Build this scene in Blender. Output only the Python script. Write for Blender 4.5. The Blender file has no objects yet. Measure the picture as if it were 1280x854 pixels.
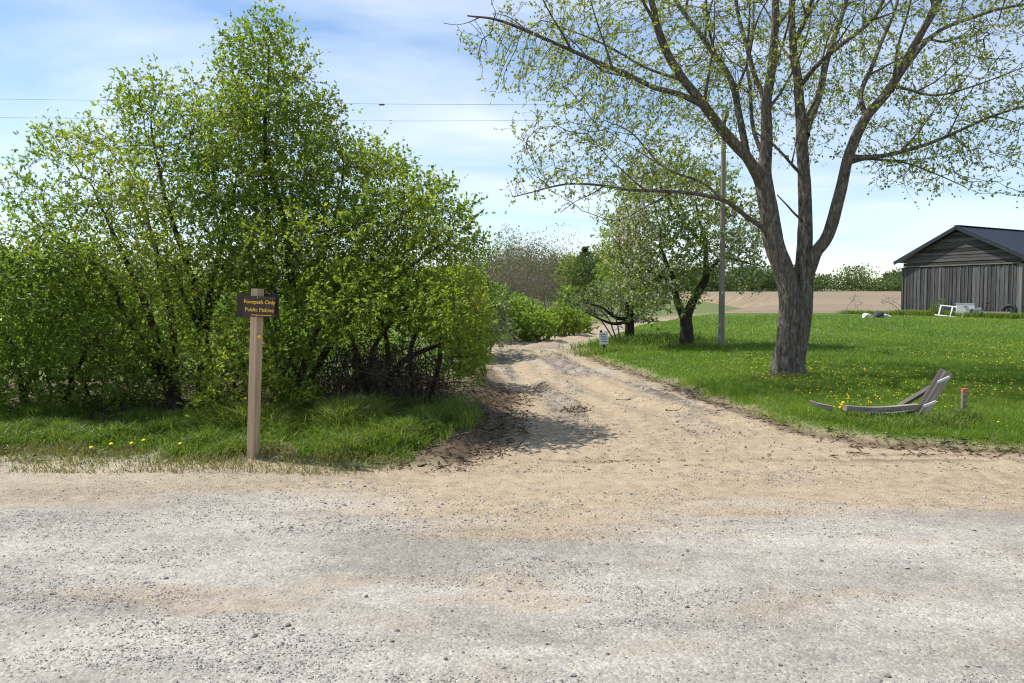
import bpy, math, random
import numpy as np
from mathutils import Vector, Matrix

rng = np.random.default_rng(7)
random.seed(7)
scene = bpy.context.scene
COL = scene.collection

# ------------------------------------------------------------------ camera, sky, sun, exposure
W0, H0, F, HOR = 1280.0, 854.0, 995.0, 375.0
CAMZ = 1.6
PITCH = math.atan((427.0 - HOR) / F)
cam_d = bpy.data.cameras.new("camera")
cam_d.sensor_width = 36.0
cam_d.lens = 36.0 * F / W0
cam_d.clip_start = 0.05
cam_d.clip_end = 8000.0
cam = bpy.data.objects.new("camera", cam_d)
COL.objects.link(cam)
cam.location = (0, 0, CAMZ)
cam.rotation_euler = (math.pi / 2 - PITCH, 0, 0)
scene.camera = cam

SUN_EL, SUN_AZ = math.radians(57), math.radians(289)      # azimuth clockwise from +Y
TO_SUN = Vector((math.sin(SUN_AZ) * math.cos(SUN_EL), math.cos(SUN_AZ) * math.cos(SUN_EL), math.sin(SUN_EL)))
world = bpy.data.worlds.new("World")
scene.world = world
world.use_nodes = True
wn, wl = world.node_tree.nodes, world.node_tree.links
wn.clear()
w_out = wn.new("ShaderNodeOutputWorld")
w_bg = wn.new("ShaderNodeBackground")
w_bg.inputs["Strength"].default_value = 0.125
w_sky = wn.new("ShaderNodeTexSky")
w_sky.sky_type = 'NISHITA'
w_sky.sun_disc = False
w_sky.sun_elevation = SUN_EL
w_sky.sun_rotation = SUN_AZ
w_sky.air_density = 1.0
w_sky.dust_density = 0.0
w_sky.ozone_density = 2.0
w_tc = wn.new("ShaderNodeTexCoord")
# thin high cloud: noise on the plane of the cloud layer (direction / height)
w_sep = wn.new("ShaderNodeSeparateXYZ")
wl.new(w_tc.outputs["Generated"], w_sep.inputs[0])
w_max = wn.new("ShaderNodeMath"); w_max.operation = 'MAXIMUM'; w_max.inputs[1].default_value = 0.0
wl.new(w_sep.outputs[2], w_max.inputs[0])
w_add = wn.new("ShaderNodeMath"); w_add.operation = 'ADD'; w_add.inputs[1].default_value = 0.16
wl.new(w_max.outputs[0], w_add.inputs[0])
w_div = wn.new("ShaderNodeVectorMath"); w_div.operation = 'DIVIDE'
wl.new(w_tc.outputs["Generated"], w_div.inputs[0])
w_cmb = wn.new("ShaderNodeCombineXYZ")
for i in range(3):
    wl.new(w_add.outputs[0], w_cmb.inputs[i])
wl.new(w_cmb.outputs[0], w_div.inputs[1])
w_map = wn.new("ShaderNodeMapping")
w_map.inputs["Rotation"].default_value = (0, 0, 0.35)
w_map.inputs["Scale"].default_value = (0.55, 1.0, 0.0)
w_map.inputs["Location"].default_value = (0.35, 0.2, 0)
wl.new(w_div.outputs[0], w_map.inputs[0])
w_n1 = wn.new("ShaderNodeTexNoise")
w_n1.inputs["Scale"].default_value = 1.15
w_n1.inputs["Detail"].default_value = 6
w_n1.inputs["Roughness"].default_value = 0.52
w_n1.inputs["Distortion"].default_value = 0.9
wl.new(w_map.outputs[0], w_n1.inputs["Vector"])
w_rmp = wn.new("ShaderNodeValToRGB")
w_rmp.color_ramp.elements[0].position = 0.35
w_rmp.color_ramp.elements[0].color = (0, 0, 0, 1)
w_rmp.color_ramp.elements[1].position = 0.72
w_rmp.color_ramp.elements[1].color = (0.68, 0.68, 0.68, 1)
wl.new(w_n1.outputs[0], w_rmp.inputs[0])
w_mix = wn.new("ShaderNodeMix"); w_mix.data_type = 'RGBA'
wl.new(w_rmp.outputs[0], w_mix.inputs[0])
wl.new(w_sky.outputs[0], w_mix.inputs[6])
w_mix.inputs[7].default_value = (6.7, 7.15, 7.85, 1)
wl.new(w_mix.outputs[2], w_bg.inputs[0])
wl.new(w_bg.outputs[0], w_out.inputs[0])

sun_d = bpy.data.lights.new("sun", 'SUN')
sun_d.energy = 4.5
sun_d.angle = math.radians(0.53)
sun_d.color = (1.0, 0.95, 0.87)
sun = bpy.data.objects.new("sun", sun_d)
COL.objects.link(sun)
sun.rotation_euler = TO_SUN.to_track_quat('Z', 'Y').to_euler()
sun.location = (-20, 0, 30)

vs = scene.view_settings
vs.view_transform = 'Standard'
vs.look = 'None'
vs.exposure = 0.4
vs.gamma = 1.0
scene.cycles.use_denoising = True
scene.cycles.denoising_prefilter = 'NONE'
scene.cycles.filter_width = 1.15
scene.cycles.max_bounces = 6
scene.cycles.diffuse_bounces = 3
scene.cycles.transmission_bounces = 4
scene.cycles.transparent_max_bounces = 6

# ------------------------------------------------------------------ helpers
def px(x, y, Y):
    """photo pixel at depth Y -> world point (direction only comes from the pixel)"""
    a, b = (x - W0 / 2) / F, (H0 / 2 - y) / F
    dy = math.cos(PITCH) + b * math.sin(PITCH)
    dz = -math.sin(PITCH) + b * math.cos(PITCH)
    t = Y / dy
    return np.array([a * t, Y, CAMZ + dz * t])

def hash2(xi, yi, seed):
    h = (xi.astype(np.int64) * 374761393 + yi.astype(np.int64) * 668265263 + seed * 2147483647) & 0xFFFFFFFF
    h = ((h ^ (h >> 13)) * 1274126177) & 0xFFFFFFFF
    h = h ^ (h >> 16)
    return (h & 0xFFFFFF) / float(0xFFFFFF)

def vnoise(x, y, seed=0):
    xi, yi = np.floor(x), np.floor(y)
    fx, fy = x - xi, y - yi
    fx = fx * fx * (3 - 2 * fx); fy = fy * fy * (3 - 2 * fy)
    a, b = hash2(xi, yi, seed), hash2(xi + 1, yi, seed)
    c, d = hash2(xi, yi + 1, seed), hash2(xi + 1, yi + 1, seed)
    return (a + (b - a) * fx) * (1 - fy) + (c + (d - c) * fx) * fy

def fbm(x, y, oct=4, seed=0, gain=0.5):
    s, amp, tot = 0.0, 1.0, 0.0
    for o in range(oct):
        s = s + amp * vnoise(x * 2 ** o + 17.3 * o, y * 2 ** o - 9.1 * o, seed + o)
        tot += amp; amp *= gain
    return s / tot

def sstep(a, b, x):
    t = np.clip((x - a) / (b - a), 0, 1)
    return t * t * (3 - 2 * t)

def norm(v):
    return v / np.maximum(np.linalg.norm(v, axis=-1, keepdims=True), 1e-9)

def make_mesh(name, verts, faces, mats=(), smooth=False, attrs=None, fmat=None):
    verts = np.asarray(verts, dtype=np.float32)
    if not isinstance(faces, (list, tuple)):
        faces = [faces]
    faces = [np.asarray(f, dtype=np.int32) for f in faces if len(f)]
    me = bpy.data.meshes.new(name)
    me.vertices.add(len(verts))
    me.vertices.foreach_set("co", verts.ravel())
    nl = sum(f.size for f in faces); nf = sum(len(f) for f in faces)
    me.loops.add(nl); me.polygons.add(nf)
    me.loops.foreach_set("vertex_index", np.concatenate([f.ravel() for f in faces]))
    tot = np.concatenate([np.full(len(f), f.shape[1], np.int32) for f in faces])
    st = np.concatenate([[0], np.cumsum(tot)[:-1]]).astype(np.int32)
    me.polygons.foreach_set("loop_start", st)
    me.polygons.foreach_set("loop_total", tot)
    me.polygons.foreach_set("use_smooth", np.full(nf, smooth, dtype=bool))
    if fmat is not None:
        me.polygons.foreach_set("material_index", np.asarray(fmat, np.int32))
    for m in mats:
        me.materials.append(m)
    for k, v in (attrs or {}).items():
        at = me.attributes.new(k, 'FLOAT', 'POINT')
        at.data.foreach_set("value", np.asarray(v, np.float32))
    me.update(calc_edges=True)
    return me

def link(name, me, parent=None):
    o = bpy.data.objects.new(name, me)
    COL.objects.link(o)
    if parent is not None:
        o.parent = parent
    return o

def tag(o, label=None, cat=None, group=None, kind=None):
    if label: o["label"] = label
    if cat: o["category"] = cat
    if group: o["group"] = group
    if kind: o["kind"] = kind
    return o

def thing(name, loc, label, cat, group=None, rz=0.0):
    o = bpy.data.objects.new(name, None)
    o.empty_display_size = 0.2
    COL.objects.link(o)
    o.location = tuple(float(c) for c in loc)
    o.rotation_euler = (0, 0, rz)
    return tag(o, label, cat, group)

def part(name, parent, verts, faces, mats, smooth=False, attrs=None, kind=None, world_co=True, fmat=None):
    v = np.asarray(verts, float)
    if world_co:
        v = v - np.array(parent["_base"]) if "_base" in parent else v - np.array(parent.location)
    o = link(name, make_mesh(name, v, faces, mats if isinstance(mats, (list, tuple)) else [mats], smooth, attrs, fmat), parent)
    if kind: o["kind"] = kind
    return o

class MB:
    """collects solid pieces for one part"""
    def __init__(self):
        self.v, self.q, self.t, self.n = [], [], [], 0
    def add(self, v, q=None, t=None):
        self.v.append(np.asarray(v, float))
        if q is not None and len(q): self.q.append(np.asarray(q) + self.n)
        if t is not None and len(t): self.t.append(np.asarray(t) + self.n)
        self.n += len(v)
        return self
    def box(self, c, s, M=None, taper=1.0, bev=0.0):
        sx, sy, sz = s[0] / 2, s[1] / 2, s[2] / 2
        b = min(bev, sx * .45, sy * .45)
        if b > 0:
            ring = [(-sx + b, -sy), (sx - b, -sy), (sx, -sy + b), (sx, sy - b), (sx - b, sy), (-sx + b, sy), (-sx, sy - b), (-sx, -sy + b)]
        else:
            ring = [(-sx, -sy), (sx, -sy), (sx, sy), (-sx, sy)]
        k = len(ring)
        v = np.array([(x, y, -sz) for x, y in ring] + [(x * taper, y * taper, sz) for x, y in ring])
        q = [(i, (i + 1) % k, k + (i + 1) % k, k + i) for i in range(k)]
        t = []
        for i in range(1, k - 1):
            t.append((0, i + 1, i)); t.append((k, k + i, k + i + 1))
        if M is not None:
            v = v @ np.array(M.to_3x3()).T
        return self.add(v + np.array(c), q, t)
    def tube(self, pts, rad, sides=8, caps=True):
        v, q = tube(pts, rad, sides)
        t = []
        if caps:
            n = len(pts)
            for i in range(1, sides - 1):
                t.append((0, i + 1, i)); o = (n - 1) * sides; t.append((o, o + i, o + i + 1))
        return self.add(v, q, t)
    def build(self, name, parent, mats, smooth=False, world_co=False, **k):
        f = []
        if self.q: f.append(np.concatenate(self.q))
        if self.t: f.append(np.concatenate(self.t))
        return part(name, parent, np.concatenate(self.v), f, mats, smooth, world_co=world_co, **k)
    def mesh(self, name, mats, smooth=False):
        f = []
        if self.q: f.append(np.concatenate(self.q))
        if self.t: f.append(np.concatenate(self.t))
        return make_mesh(name, np.concatenate(self.v), f, mats, smooth)

def frames(d):
    ref = np.tile(np.array([0.31, 0.17, 0.93]), (len(d), 1))
    ref[np.abs((d * ref).sum(1)) > 0.97] = (1, 0.1, 0)
    u = norm(np.cross(d, ref)); w = np.cross(d, u)
    return u, w

def tube(pts, rad, sides=8, bark=None):
    pts = np.asarray(pts, float); rad = np.broadcast_to(np.asarray(rad, float), (len(pts),)).copy()
    d = norm(np.gradient(pts, axis=0))
    # parallel transport
    u = np.zeros_like(d)
    r0 = np.array([1.0, 0.05, 0.02]) if abs(d[0][0]) < .9 else np.array([0, 1.0, 0])
    u[0] = norm(r0 - d[0] * (r0 @ d[0]))
    for i in range(1, len(d)):
        t = u[i - 1] - d[i] * (u[i - 1] @ d[i]); u[i] = t / max(np.linalg.norm(t), 1e-9)
    w = np.cross(d, u)
    a = np.arange(sides) / sides * 2 * np.pi
    R = np.repeat(rad[:, None], sides, 1)
    if bark is not None:
        L = np.concatenate([[0], np.cumsum(np.linalg.norm(np.diff(pts, axis=0), axis=1))])
        R = R * (1 + bark(a[None, :], L[:, None], rad[:, None]))
    v = pts[:, None, :] + R[..., None] * (np.cos(a)[None, :, None] * u[:, None, :] + np.sin(a)[None, :, None] * w[:, None, :])
    n = len(pts)
    i = np.arange(n - 1)[:, None] * sides; j = np.arange(sides)[None, :]; jn = (j + 1) % sides
    q = np.stack([i + j, i + jn, i + sides + jn, i + sides + j], -1).reshape(-1, 4)
    return v.reshape(-1, 3), q

def catmull(P, step):
    P = np.asarray(P, float)
    Q = np.vstack([2 * P[0] - P[1], P, 2 * P[-1] - P[-2]])
    out = []
    for i in range(1, len(Q) - 2):
        n = max(2, int(np.linalg.norm(Q[i + 1][:3] - Q[i][:3]) / step))
        t = np.linspace(0, 1, n, endpoint=False)[:, None]
        p0, p1, p2, p3 = Q[i - 1], Q[i], Q[i + 1], Q[i + 2]
        out.append(.5 * (2 * p1 + (p2 - p0) * t + (2 * p0 - 5 * p1 + 4 * p2 - p3) * t ** 2 + (3 * p1 - p0 - 3 * p2 + p3) * t ** 3))
    out.append(P[-1:])
    return np.vstack(out)

# ------------------------------------------------------------------ materials
def new_mat(name):
    m = bpy.data.materials.new(name); m.use_nodes = True
    nt = m.node_tree; nt.nodes.clear()
    out = nt.nodes.new("ShaderNodeOutputMaterial")
    bs = nt.nodes.new("ShaderNodeBsdfPrincipled")
    nt.links.new(bs.outputs[0], out.inputs[0])
    return m, nt, bs, out

def ramp(nt, stops):
    r = nt.nodes.new("ShaderNodeValToRGB"); cr = r.color_ramp
    while len(cr.elements) < len(stops): cr.elements.new(0.5)
    for e, (p, c) in zip(cr.elements, stops):
        e.position = p; e.color = (*c, 1)
    return r

def noise(nt, scale, detail=4, rough=.55, vec=None, dist=0.0):
    n = nt.nodes.new("ShaderNodeTexNoise")
    n.inputs["Scale"].default_value = scale; n.inputs["Detail"].default_value = detail
    n.inputs["Roughness"].default_value = rough; n.inputs["Distortion"].default_value = dist
    if vec is not None: nt.links.new(vec, n.inputs["Vector"])
    return n

def mixc(nt, fac, a, b, mode='MIX'):
    m = nt.nodes.new("ShaderNodeMix"); m.data_type = 'RGBA'; m.blend_type = mode
    for s, val in ((0, fac), (6, a), (7, b)):
        if hasattr(val, "links"): nt.links.new(val, m.inputs[s])
        elif s == 0: m.inputs[0].default_value = val
        else: m.inputs[s].default_value = (*val, 1)
    return m.outputs[2]

def fmath(nt, op, a, b=None, clamp=False):
    m = nt.nodes.new("ShaderNodeMath"); m.operation = op; m.use_clamp = clamp
    for s, val in ((0, a), (1, b)):
        if val is None: continue
        if hasattr(val, "links"): nt.links.new(val, m.inputs[s])
        else: m.inputs[s].default_value = val
    return m.outputs[0]

def attr(nt, name):
    a = nt.nodes.new("ShaderNodeAttribute"); a.attribute_name = name
    return a.outputs["Fac"]

def bump(nt, bs, h, strength, dist):
    b = nt.nodes.new("ShaderNodeBump")
    b.inputs["Strength"].default_value = strength; b.inputs["Distance"].default_value = dist
    nt.links.new(h, b.inputs["Height"]); nt.links.new(b.outputs[0], bs.inputs["Normal"])
    return b

def coords(nt, kind="Object", scale=(1, 1, 1)):
    t = nt.nodes.new("ShaderNodeTexCoord")
    m = nt.nodes.new("ShaderNodeMapping"); m.inputs["Scale"].default_value = scale
    nt.links.new(t.outputs[kind], m.inputs[0])
    return m.outputs[0]

def leaf_mat(name, stops, trans=0.4, rough=.42, tcol=1.5):
    m, nt, bs, out = new_mat(name)
    r = ramp(nt, stops)
    nt.links.new(attr(nt, "rnd"), r.inputs[0])
    nt.links.new(r.outputs[0], bs.inputs["Base Color"])
    bs.inputs["Roughness"].default_value = rough
    bs.inputs["Specular IOR Level"].default_value = 0.35
    tr = nt.nodes.new("ShaderNodeBsdfTranslucent")
    tc = mixc(nt, 1.0, r.outputs[0], (tcol, tcol * 1.05, tcol * .55), 'MULTIPLY')
    nt.links.new(tc, tr.inputs[0])
    mx = nt.nodes.new("ShaderNodeMixShader"); mx.inputs[0].default_value = trans
    nt.links.new(bs.outputs[0], mx.inputs[1]); nt.links.new(tr.outputs[0], mx.inputs[2])
    nt.links.new(mx.outputs[0], out.inputs[0])
    return m

def bark_mat(name, c0, c1, c2, scale=18, stretch=.22, bs_=.7, dist=.02):
    m, nt, bs, out = new_mat(name)
    v = coords(nt, "Object", (1, 1, stretch))
    n1 = noise(nt, scale, 6, .65, v, .4); n2 = noise(nt, 2.2, 4, .6, v)
    r = ramp(nt, [(.3, c0), (.5, c1), (.72, c2)])
    nt.links.new(n1.outputs[0], r.inputs[0])
    c = mixc(nt, n2.outputs[0], r.outputs[0], (.75, .75, .72), 'MULTIPLY')
    nt.links.new(c, bs.inputs["Base Color"])
    bs.inputs["Roughness"].default_value = .9; bs.inputs["Specular IOR Level"].default_value = .2
    bump(nt, bs, n1.outputs[0], bs_, dist)
    return m

def wood_mat(name, c0, c1, c2, axis=2, scale=26, objrand=.35, specks=True):
    m, nt, bs, out = new_mat(name)
    sc = [1, 1, 1]; sc[axis] = .045
    v = coords(nt, "Object", tuple(sc))
    oi = nt.nodes.new("ShaderNodeObjectInfo")
    off = nt.nodes.new("ShaderNodeVectorMath"); off.operation = 'ADD'
    cm = nt.nodes.new("ShaderNodeCombineXYZ")
    rr = fmath(nt, 'MULTIPLY', oi.outputs["Random"], 37.0)
    for i in range(3): nt.links.new(rr, cm.inputs[i])
    nt.links.new(v, off.inputs[0]); nt.links.new(cm.outputs[0], off.inputs[1])
    n1 = noise(nt, scale, 6, .7, off.outputs[0], .2); n2 = noise(nt, 1.7, 3, .6, off.outputs[0])
    f = fmath(nt, 'ADD', fmath(nt, 'MULTIPLY', n1.outputs[0], .75), fmath(nt, 'MULTIPLY', n2.outputs[0], .25))
    f = fmath(nt, 'ADD', f, fmath(nt, 'MULTIPLY', fmath(nt, 'SUBTRACT', oi.outputs["Random"], .5), objrand))
    r = ramp(nt, [(.28, c0), (.5, c1), (.75, c2)])
    nt.links.new(f, r.inputs[0])
    nt.links.new(r.outputs[0], bs.inputs["Base Color"])
    bs.inputs["Roughness"].default_value = .85; bs.inputs["Specular IOR Level"].default_value = .25
    bump(nt, bs, n1.outputs[0], .5, .008)
    return m

def plain_mat(name, col, rough=.6, metal=0.0, var=.25, scale=9):
    m, nt, bs, out = new_mat(name)
    n = noise(nt, scale, 5, .6, coords(nt, "Object"))
    r = ramp(nt, [(.25, tuple(c * (1 - var) for c in col)), (.75, tuple(min(1, c * (1 + var)) for c in col))])
    nt.links.new(n.outputs[0], r.inputs[0]); nt.links.new(r.outputs[0], bs.inputs["Base Color"])
    bs.inputs["Roughness"].default_value = rough; bs.inputs["Metallic"].default_value = metal
    bump(nt, bs, n.outputs[0], .15, .004)
    return m

def rnd_mat(name, stops, rough=.9):
    m, nt, bs, out = new_mat(name)
    r = ramp(nt, stops); nt.links.new(attr(nt, "rnd"), r.inputs[0])
    nt.links.new(r.outputs[0], bs.inputs["Base Color"])
    bs.inputs["Roughness"].default_value = rough; bs.inputs["Specular IOR Level"].default_value = .2
    return m

def ground_mat():
    m, nt, bs, out = new_mat("ground_surface")
    g = nt.nodes.new("ShaderNodeNewGeometry"); pos = g.outputs["Position"]
    mp = nt.nodes.new("ShaderNodeMapping"); mp.inputs["Scale"].default_value = (.35, 1, 1)
    nt.links.new(pos, mp.inputs[0])
    big = noise(nt, 1.1, 10, .68, mp.outputs[0], .3)
    mid = noise(nt, 7, 5, .65, pos)
    fine = noise(nt, 70, 4, .7, pos)
    vor = nt.nodes.new("ShaderNodeTexVoronoi"); vor.inputs["Scale"].default_value = 55
    nt.links.new(pos, vor.inputs["Vector"])
    vor2 = nt.nodes.new("ShaderNodeTexVoronoi"); vor2.inputs["Scale"].default_value = 120
    nt.links.new(pos, vor2.inputs["Vector"])
    # grey gravel
    rg = ramp(nt, [(.40, (.262, .242, .212)), (.5, (.350, .326, .287)), (.60, (.430, .402, .354))])
    nt.links.new(fmath(nt, 'ADD', fmath(nt, 'MULTIPLY', big.outputs[0], .75), fmath(nt, 'MULTIPLY', mid.outputs[0], .25)), rg.inputs[0])
    stone = ramp(nt, [(0, (.55, .55, .56)), (.5, (.95, .95, .95)), (1, (1.45, 1.42, 1.36))])
    nt.links.new(vor.outputs["Color"], stone.inputs[0])
    stone2 = ramp(nt, [(0, (.62, .62, .62)), (.5, (1, 1, 1)), (1, (1.35, 1.33, 1.3))])
    nt.links.new(vor2.outputs["Color"], stone2.inputs[0])
    grey = mixc(nt, .55, rg.outputs[0], stone.outputs[0], 'MULTIPLY')
    grey = mixc(nt, .6, grey, stone2.outputs[0], 'MULTIPLY')
    # tan soil
    rt = ramp(nt, [(.30, (.235, .178, .118)), (.5, (.365, .288, .195)), (.70, (.455, .372, .265))])
    nt.links.new(fmath(nt, 'ADD', fmath(nt, 'MULTIPLY', big.outputs[0], .35), fmath(nt, 'MULTIPLY', mid.outputs[0], .65)), rt.inputs[0])
    fr = ramp(nt, [(.3, (.68, .66, .63)), (.5, (1, 1, 1)), (.7, (1.22, 1.21, 1.19))])
    nt.links.new(fine.outputs[0], fr.inputs[0])
    tan = mixc(nt, .6, rt.outputs[0], stone2.outputs[0], 'MULTIPLY')
    tan = mixc(nt, .8, tan, fr.outputs[0], 'MULTIPLY')
    col = mixc(nt, attr(nt, "tan"), grey, tan)
    # lawn
    rl = ramp(nt, [(.3, (.050, .095, .012)), (.55, (.085, .145, .020)), (.75, (.125, .185, .030))])
    nt.links.new(mid.outputs[0], rl.inputs[0])
    col = mixc(nt, attr(nt, "grass"), col, rl.outputs[0])
    # leaf litter / dark soil
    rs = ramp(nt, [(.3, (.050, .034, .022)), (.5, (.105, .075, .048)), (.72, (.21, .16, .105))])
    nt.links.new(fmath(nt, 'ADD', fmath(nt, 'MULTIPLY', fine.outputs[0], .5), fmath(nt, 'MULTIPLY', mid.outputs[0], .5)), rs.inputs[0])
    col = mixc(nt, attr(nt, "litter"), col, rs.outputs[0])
    # ploughed field
    mpf = nt.nodes.new("ShaderNodeMapping"); mpf.inputs["Scale"].default_value = (.05, .6, 1); mpf.inputs["Rotation"].default_value = (0, 0, .25)
    nt.links.new(pos, mpf.inputs[0])
    nf = noise(nt, .9, 4, .6, mpf.outputs[0])
    rf = ramp(nt, [(.3, (.185, .140, .090)), (.6, (.265, .208, .138)), (.8, (.33, .268, .185))])
    nt.links.new(nf.outputs[0], rf.inputs[0])
    col = mixc(nt, attr(nt, "field"), col, rf.outputs[0])
    nt.links.new(col, bs.inputs["Base Color"])
    wet = attr(nt, "wet")
    nt.links.new(fmath(nt, 'SUBTRACT', .95, fmath(nt, 'MULTIPLY', wet, .6)), bs.inputs["Roughness"])
    bs.inputs["Specular IOR Level"].default_value = .25
    h = fmath(nt, 'ADD', fmath(nt, 'MULTIPLY', vor.outputs["Distance"], -.5), fmath(nt, 'ADD', fmath(nt, 'MULTIPLY', mid.outputs[0], .9), fmath(nt, 'MULTIPLY', fine.outputs[0], .5)))
    bump(nt, bs, h, .6, .02)
    return m

M = {}
M["ground"] = ground_mat()
M["bush_leaf"] = leaf_mat("hawthorn_leaf", [(0, (.10, .165, .020)), (.45, (.175, .255, .034)), (.8, (.245, .30, .046)), (1, (.33, .33, .07))], .55)
M["light_leaf"] = leaf_mat("light_green_leaf", [(0, (.095, .160, .022)), (.5, (.16, .245, .038)), (1, (.24, .31, .065))], .52)
M["maple_leaf"] = leaf_mat("young_maple_leaf", [(0, (.16, .21, .045)), (.5, (.23, .275, .06)), (.85, (.32, .33, .075)), (1, (.36, .29, .09))], .52)
M["apple_leaf"] = leaf_mat("apple_leaf", [(0, (.12, .17, .035)), (.5, (.20, .255, .06)), (1, (.29, .32, .10))], .52)
M["far_leaf"] = leaf_mat("woodland_leaf", [(0, (.045, .080, .022)), (.5, (.075, .118, .030)), (1, (.125, .16, .045))], .35)
M["pale_leaf"] = leaf_mat("pale_budding_leaf", [(0, (.11, .15, .07)), (.5, (.17, .21, .10)), (1, (.25, .28, .16))], .35)
M["brown_bud"] = leaf_mat("brown_bud", [(0, (.11, .085, .065)), (.5, (.155, .125, .088)), (1, (.18, .18, .085))], .25)
M["blossom"] = leaf_mat("white_blossom", [(0, (.62, .58, .55)), (.6, (.78, .76, .72)), (1, (.80, .66, .64))], .3, tcol=1.0)
M["lawn_blade"] = leaf_mat("lawn_blade", [(0, (.085, .150, .014)), (.5, (.145, .235, .024)), (.9, (.20, .28, .034)), (1, (.30, .28, .10))], .45)
M["tall_blade"] = leaf_mat("tall_grass_blade", [(0, (.075, .130, .018)), (.5, (.14, .21, .035)), (.85, (.20, .26, .05)), (1, (.34, .31, .14))], .45)
M["dry_blade"] = leaf_mat("dry_grass_blade", [(0, (.12, .17, .035)), (.4, (.20, .22, .06)), (.75, (.30, .26, .12)), (1, (.40, .33, .19))], .25)
M["litter"] = rnd_mat("litter", [(0, (.05, .035, .022)), (.5, (.16, .115, .07)), (1, (.36, .28, .19))])
M["pebble"] = rnd_mat("pebble", [(0, (.14, .132, .122)), (.4, (.27, .255, .232)), (.8, (.41, .385, .34)), (1, (.58, .55, .49))])
M["bark"] = bark_mat("maple_bark", (.040, .033, .028), (.145, .125, .105), (.34, .30, .255), 26, .28, 1.0, .035)
M["limb"] = bark_mat("limb_bark", (.045, .036, .030), (.105, .088, .072), (.19, .165, .14), 22, .3)
M["twig"] = bark_mat("twig_bark", (.045, .034, .026), (.095, .075, .058), (.16, .13, .10), 30, 1)
M["grey_twig"] = bark_mat("grey_twig_bark", (.10, .085, .072), (.19, .165, .145), (.28, .25, .22), 30, 1)
M["dark_bark"] = bark_mat("dark_bark", (.022, .017, .013), (.055, .043, .034), (.10, .083, .066), 20, .3)

# ------------------------------------------------------------------ terrain
YV_X, YV_Y = [-80, -10, -4.8, -.7, 0], [9.5, 7.6, 7.4, 7.17, 7.1]
XB_Y = [7.0, 7.6, 8.6, 11, 12.7, 18.7, 25.7, 30, 34, 40, 48, 60, 75, 100]
XB_X = [-.95, -.6, -.18, -.1, -.05, -.5, -.72, .2, 1.4, 2.9, 5.0, 9.5, 17, 32]
XR_Y = [7.7, 7.9, 8.15, 8.7, 9.65, 11.4, 15.2, 20.7, 25.7, 28, 33, 40, 48, 60, 75, 100]
XR_X = [30, 9, 5.3, 4.0, 3.5, 3.2, 2.9, 2.3, 1.87, 2.6, 4.0, 5.6, 7.5, 12.5, 20, 35]

def fields(x, y):
    nz = (fbm(x * 1.7, y * 1.7, 3, 3) - .5) * .35
    xb = np.interp(y, XB_Y, XB_X); xr = np.interp(y, XR_Y, XR_X)
    droad = y - np.interp(x, YV_X, YV_Y) + nz * .8
    dtrk = xb - x + nz * .7
    dl = np.minimum(droad, dtrk)
    sl = (np.interp(y + .05, XR_Y, XR_X) - np.interp(y - .05, XR_Y, XR_X)) / .1
    dr = (x - xr) / np.sqrt(1 + sl ** 2) + nz * .7
    dr = np.where(y < 7.7, -1.0, dr)
    return dl, droad, dtrk, dr, xb, xr

def height(x, y):
    x = np.asarray(x, float); y = np.asarray(y, float)
    dl, droad, dtrk, dr, xb, xr = fields(x, y)
    hl = np.minimum(.30 * sstep(0, .7, dtrk), .10 * sstep(0, 1.0, droad) + .05 * np.clip(droad - 1, 0, 4))
    hl = hl + np.clip(y - 60, 0, 400) * .03 * sstep(0, 10, dtrk)
    rise = np.interp(y, [9, 15, 22, 30, 47, 60, 220, 900], [0, .05, .12, .27, .56, .72, 3.9, 16])
    hr = .09 * sstep(0, .45, dr) + rise * sstep(0, 4, dr)
    h = np.where(dl > 0, hl, 0) + np.where(dr > 0, hr, 0)
    # track ruts
    t = (x - xb) / np.maximum(xr - xb, .3)
    ins = sstep(0, .25, np.minimum(x - xb, xr - x)) * sstep(8.5, 11, y) * sstep(60, 45, y)
    wob = (fbm(x * .3, y * .35, 3, 9) - .5) * .25
    for c, s, dpt in ((.22, .045, .04), (.34, .03, -.035), (.47, .035, -.04), (.60, .045, .045), (.70, .025, -.03), (.86, .03, -.02)):
        h = h - ins * dpt * np.exp(-((t + wob - c) / s) ** 2) * (.5 + fbm(x * .8, y * .5, 2, 21))
    near = sstep(60, 15, np.abs(y))
    dirt = (dl <= 0) & (dr <= 0)
    rough = np.where(dirt, .045 + .02 * sstep(7, 11, y), .09)
    h = h + near * (fbm(x * 2.2, y * 2.2, 4, 5) - .5) * rough
    h = h + near * np.where(dirt, (fbm(x * 9, y * 9, 3, 31) - .5) * (.016 + .034 * sstep(6, 8.5, y) * (.3 + 1.7 * fbm(x * .9, y * .6, 2, 33))), 0)
    # slight mound under the apple trees, dip for the puddle
    h = h + .06 * np.exp(-(((x - 4.6) / 2.2) ** 2 + ((y - 26) / 3) ** 2)) * sstep(0, 1, dr)
    h = h - .06 * np.exp(-(((x - (1.2 + (y - 26.5) * .42)) / .55) ** 2 + ((y - 28.5) / 2.4) ** 2))
    return h

def Hs(x, y):
    return float(height(np.array([x]), np.array([y]))[0])

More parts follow.
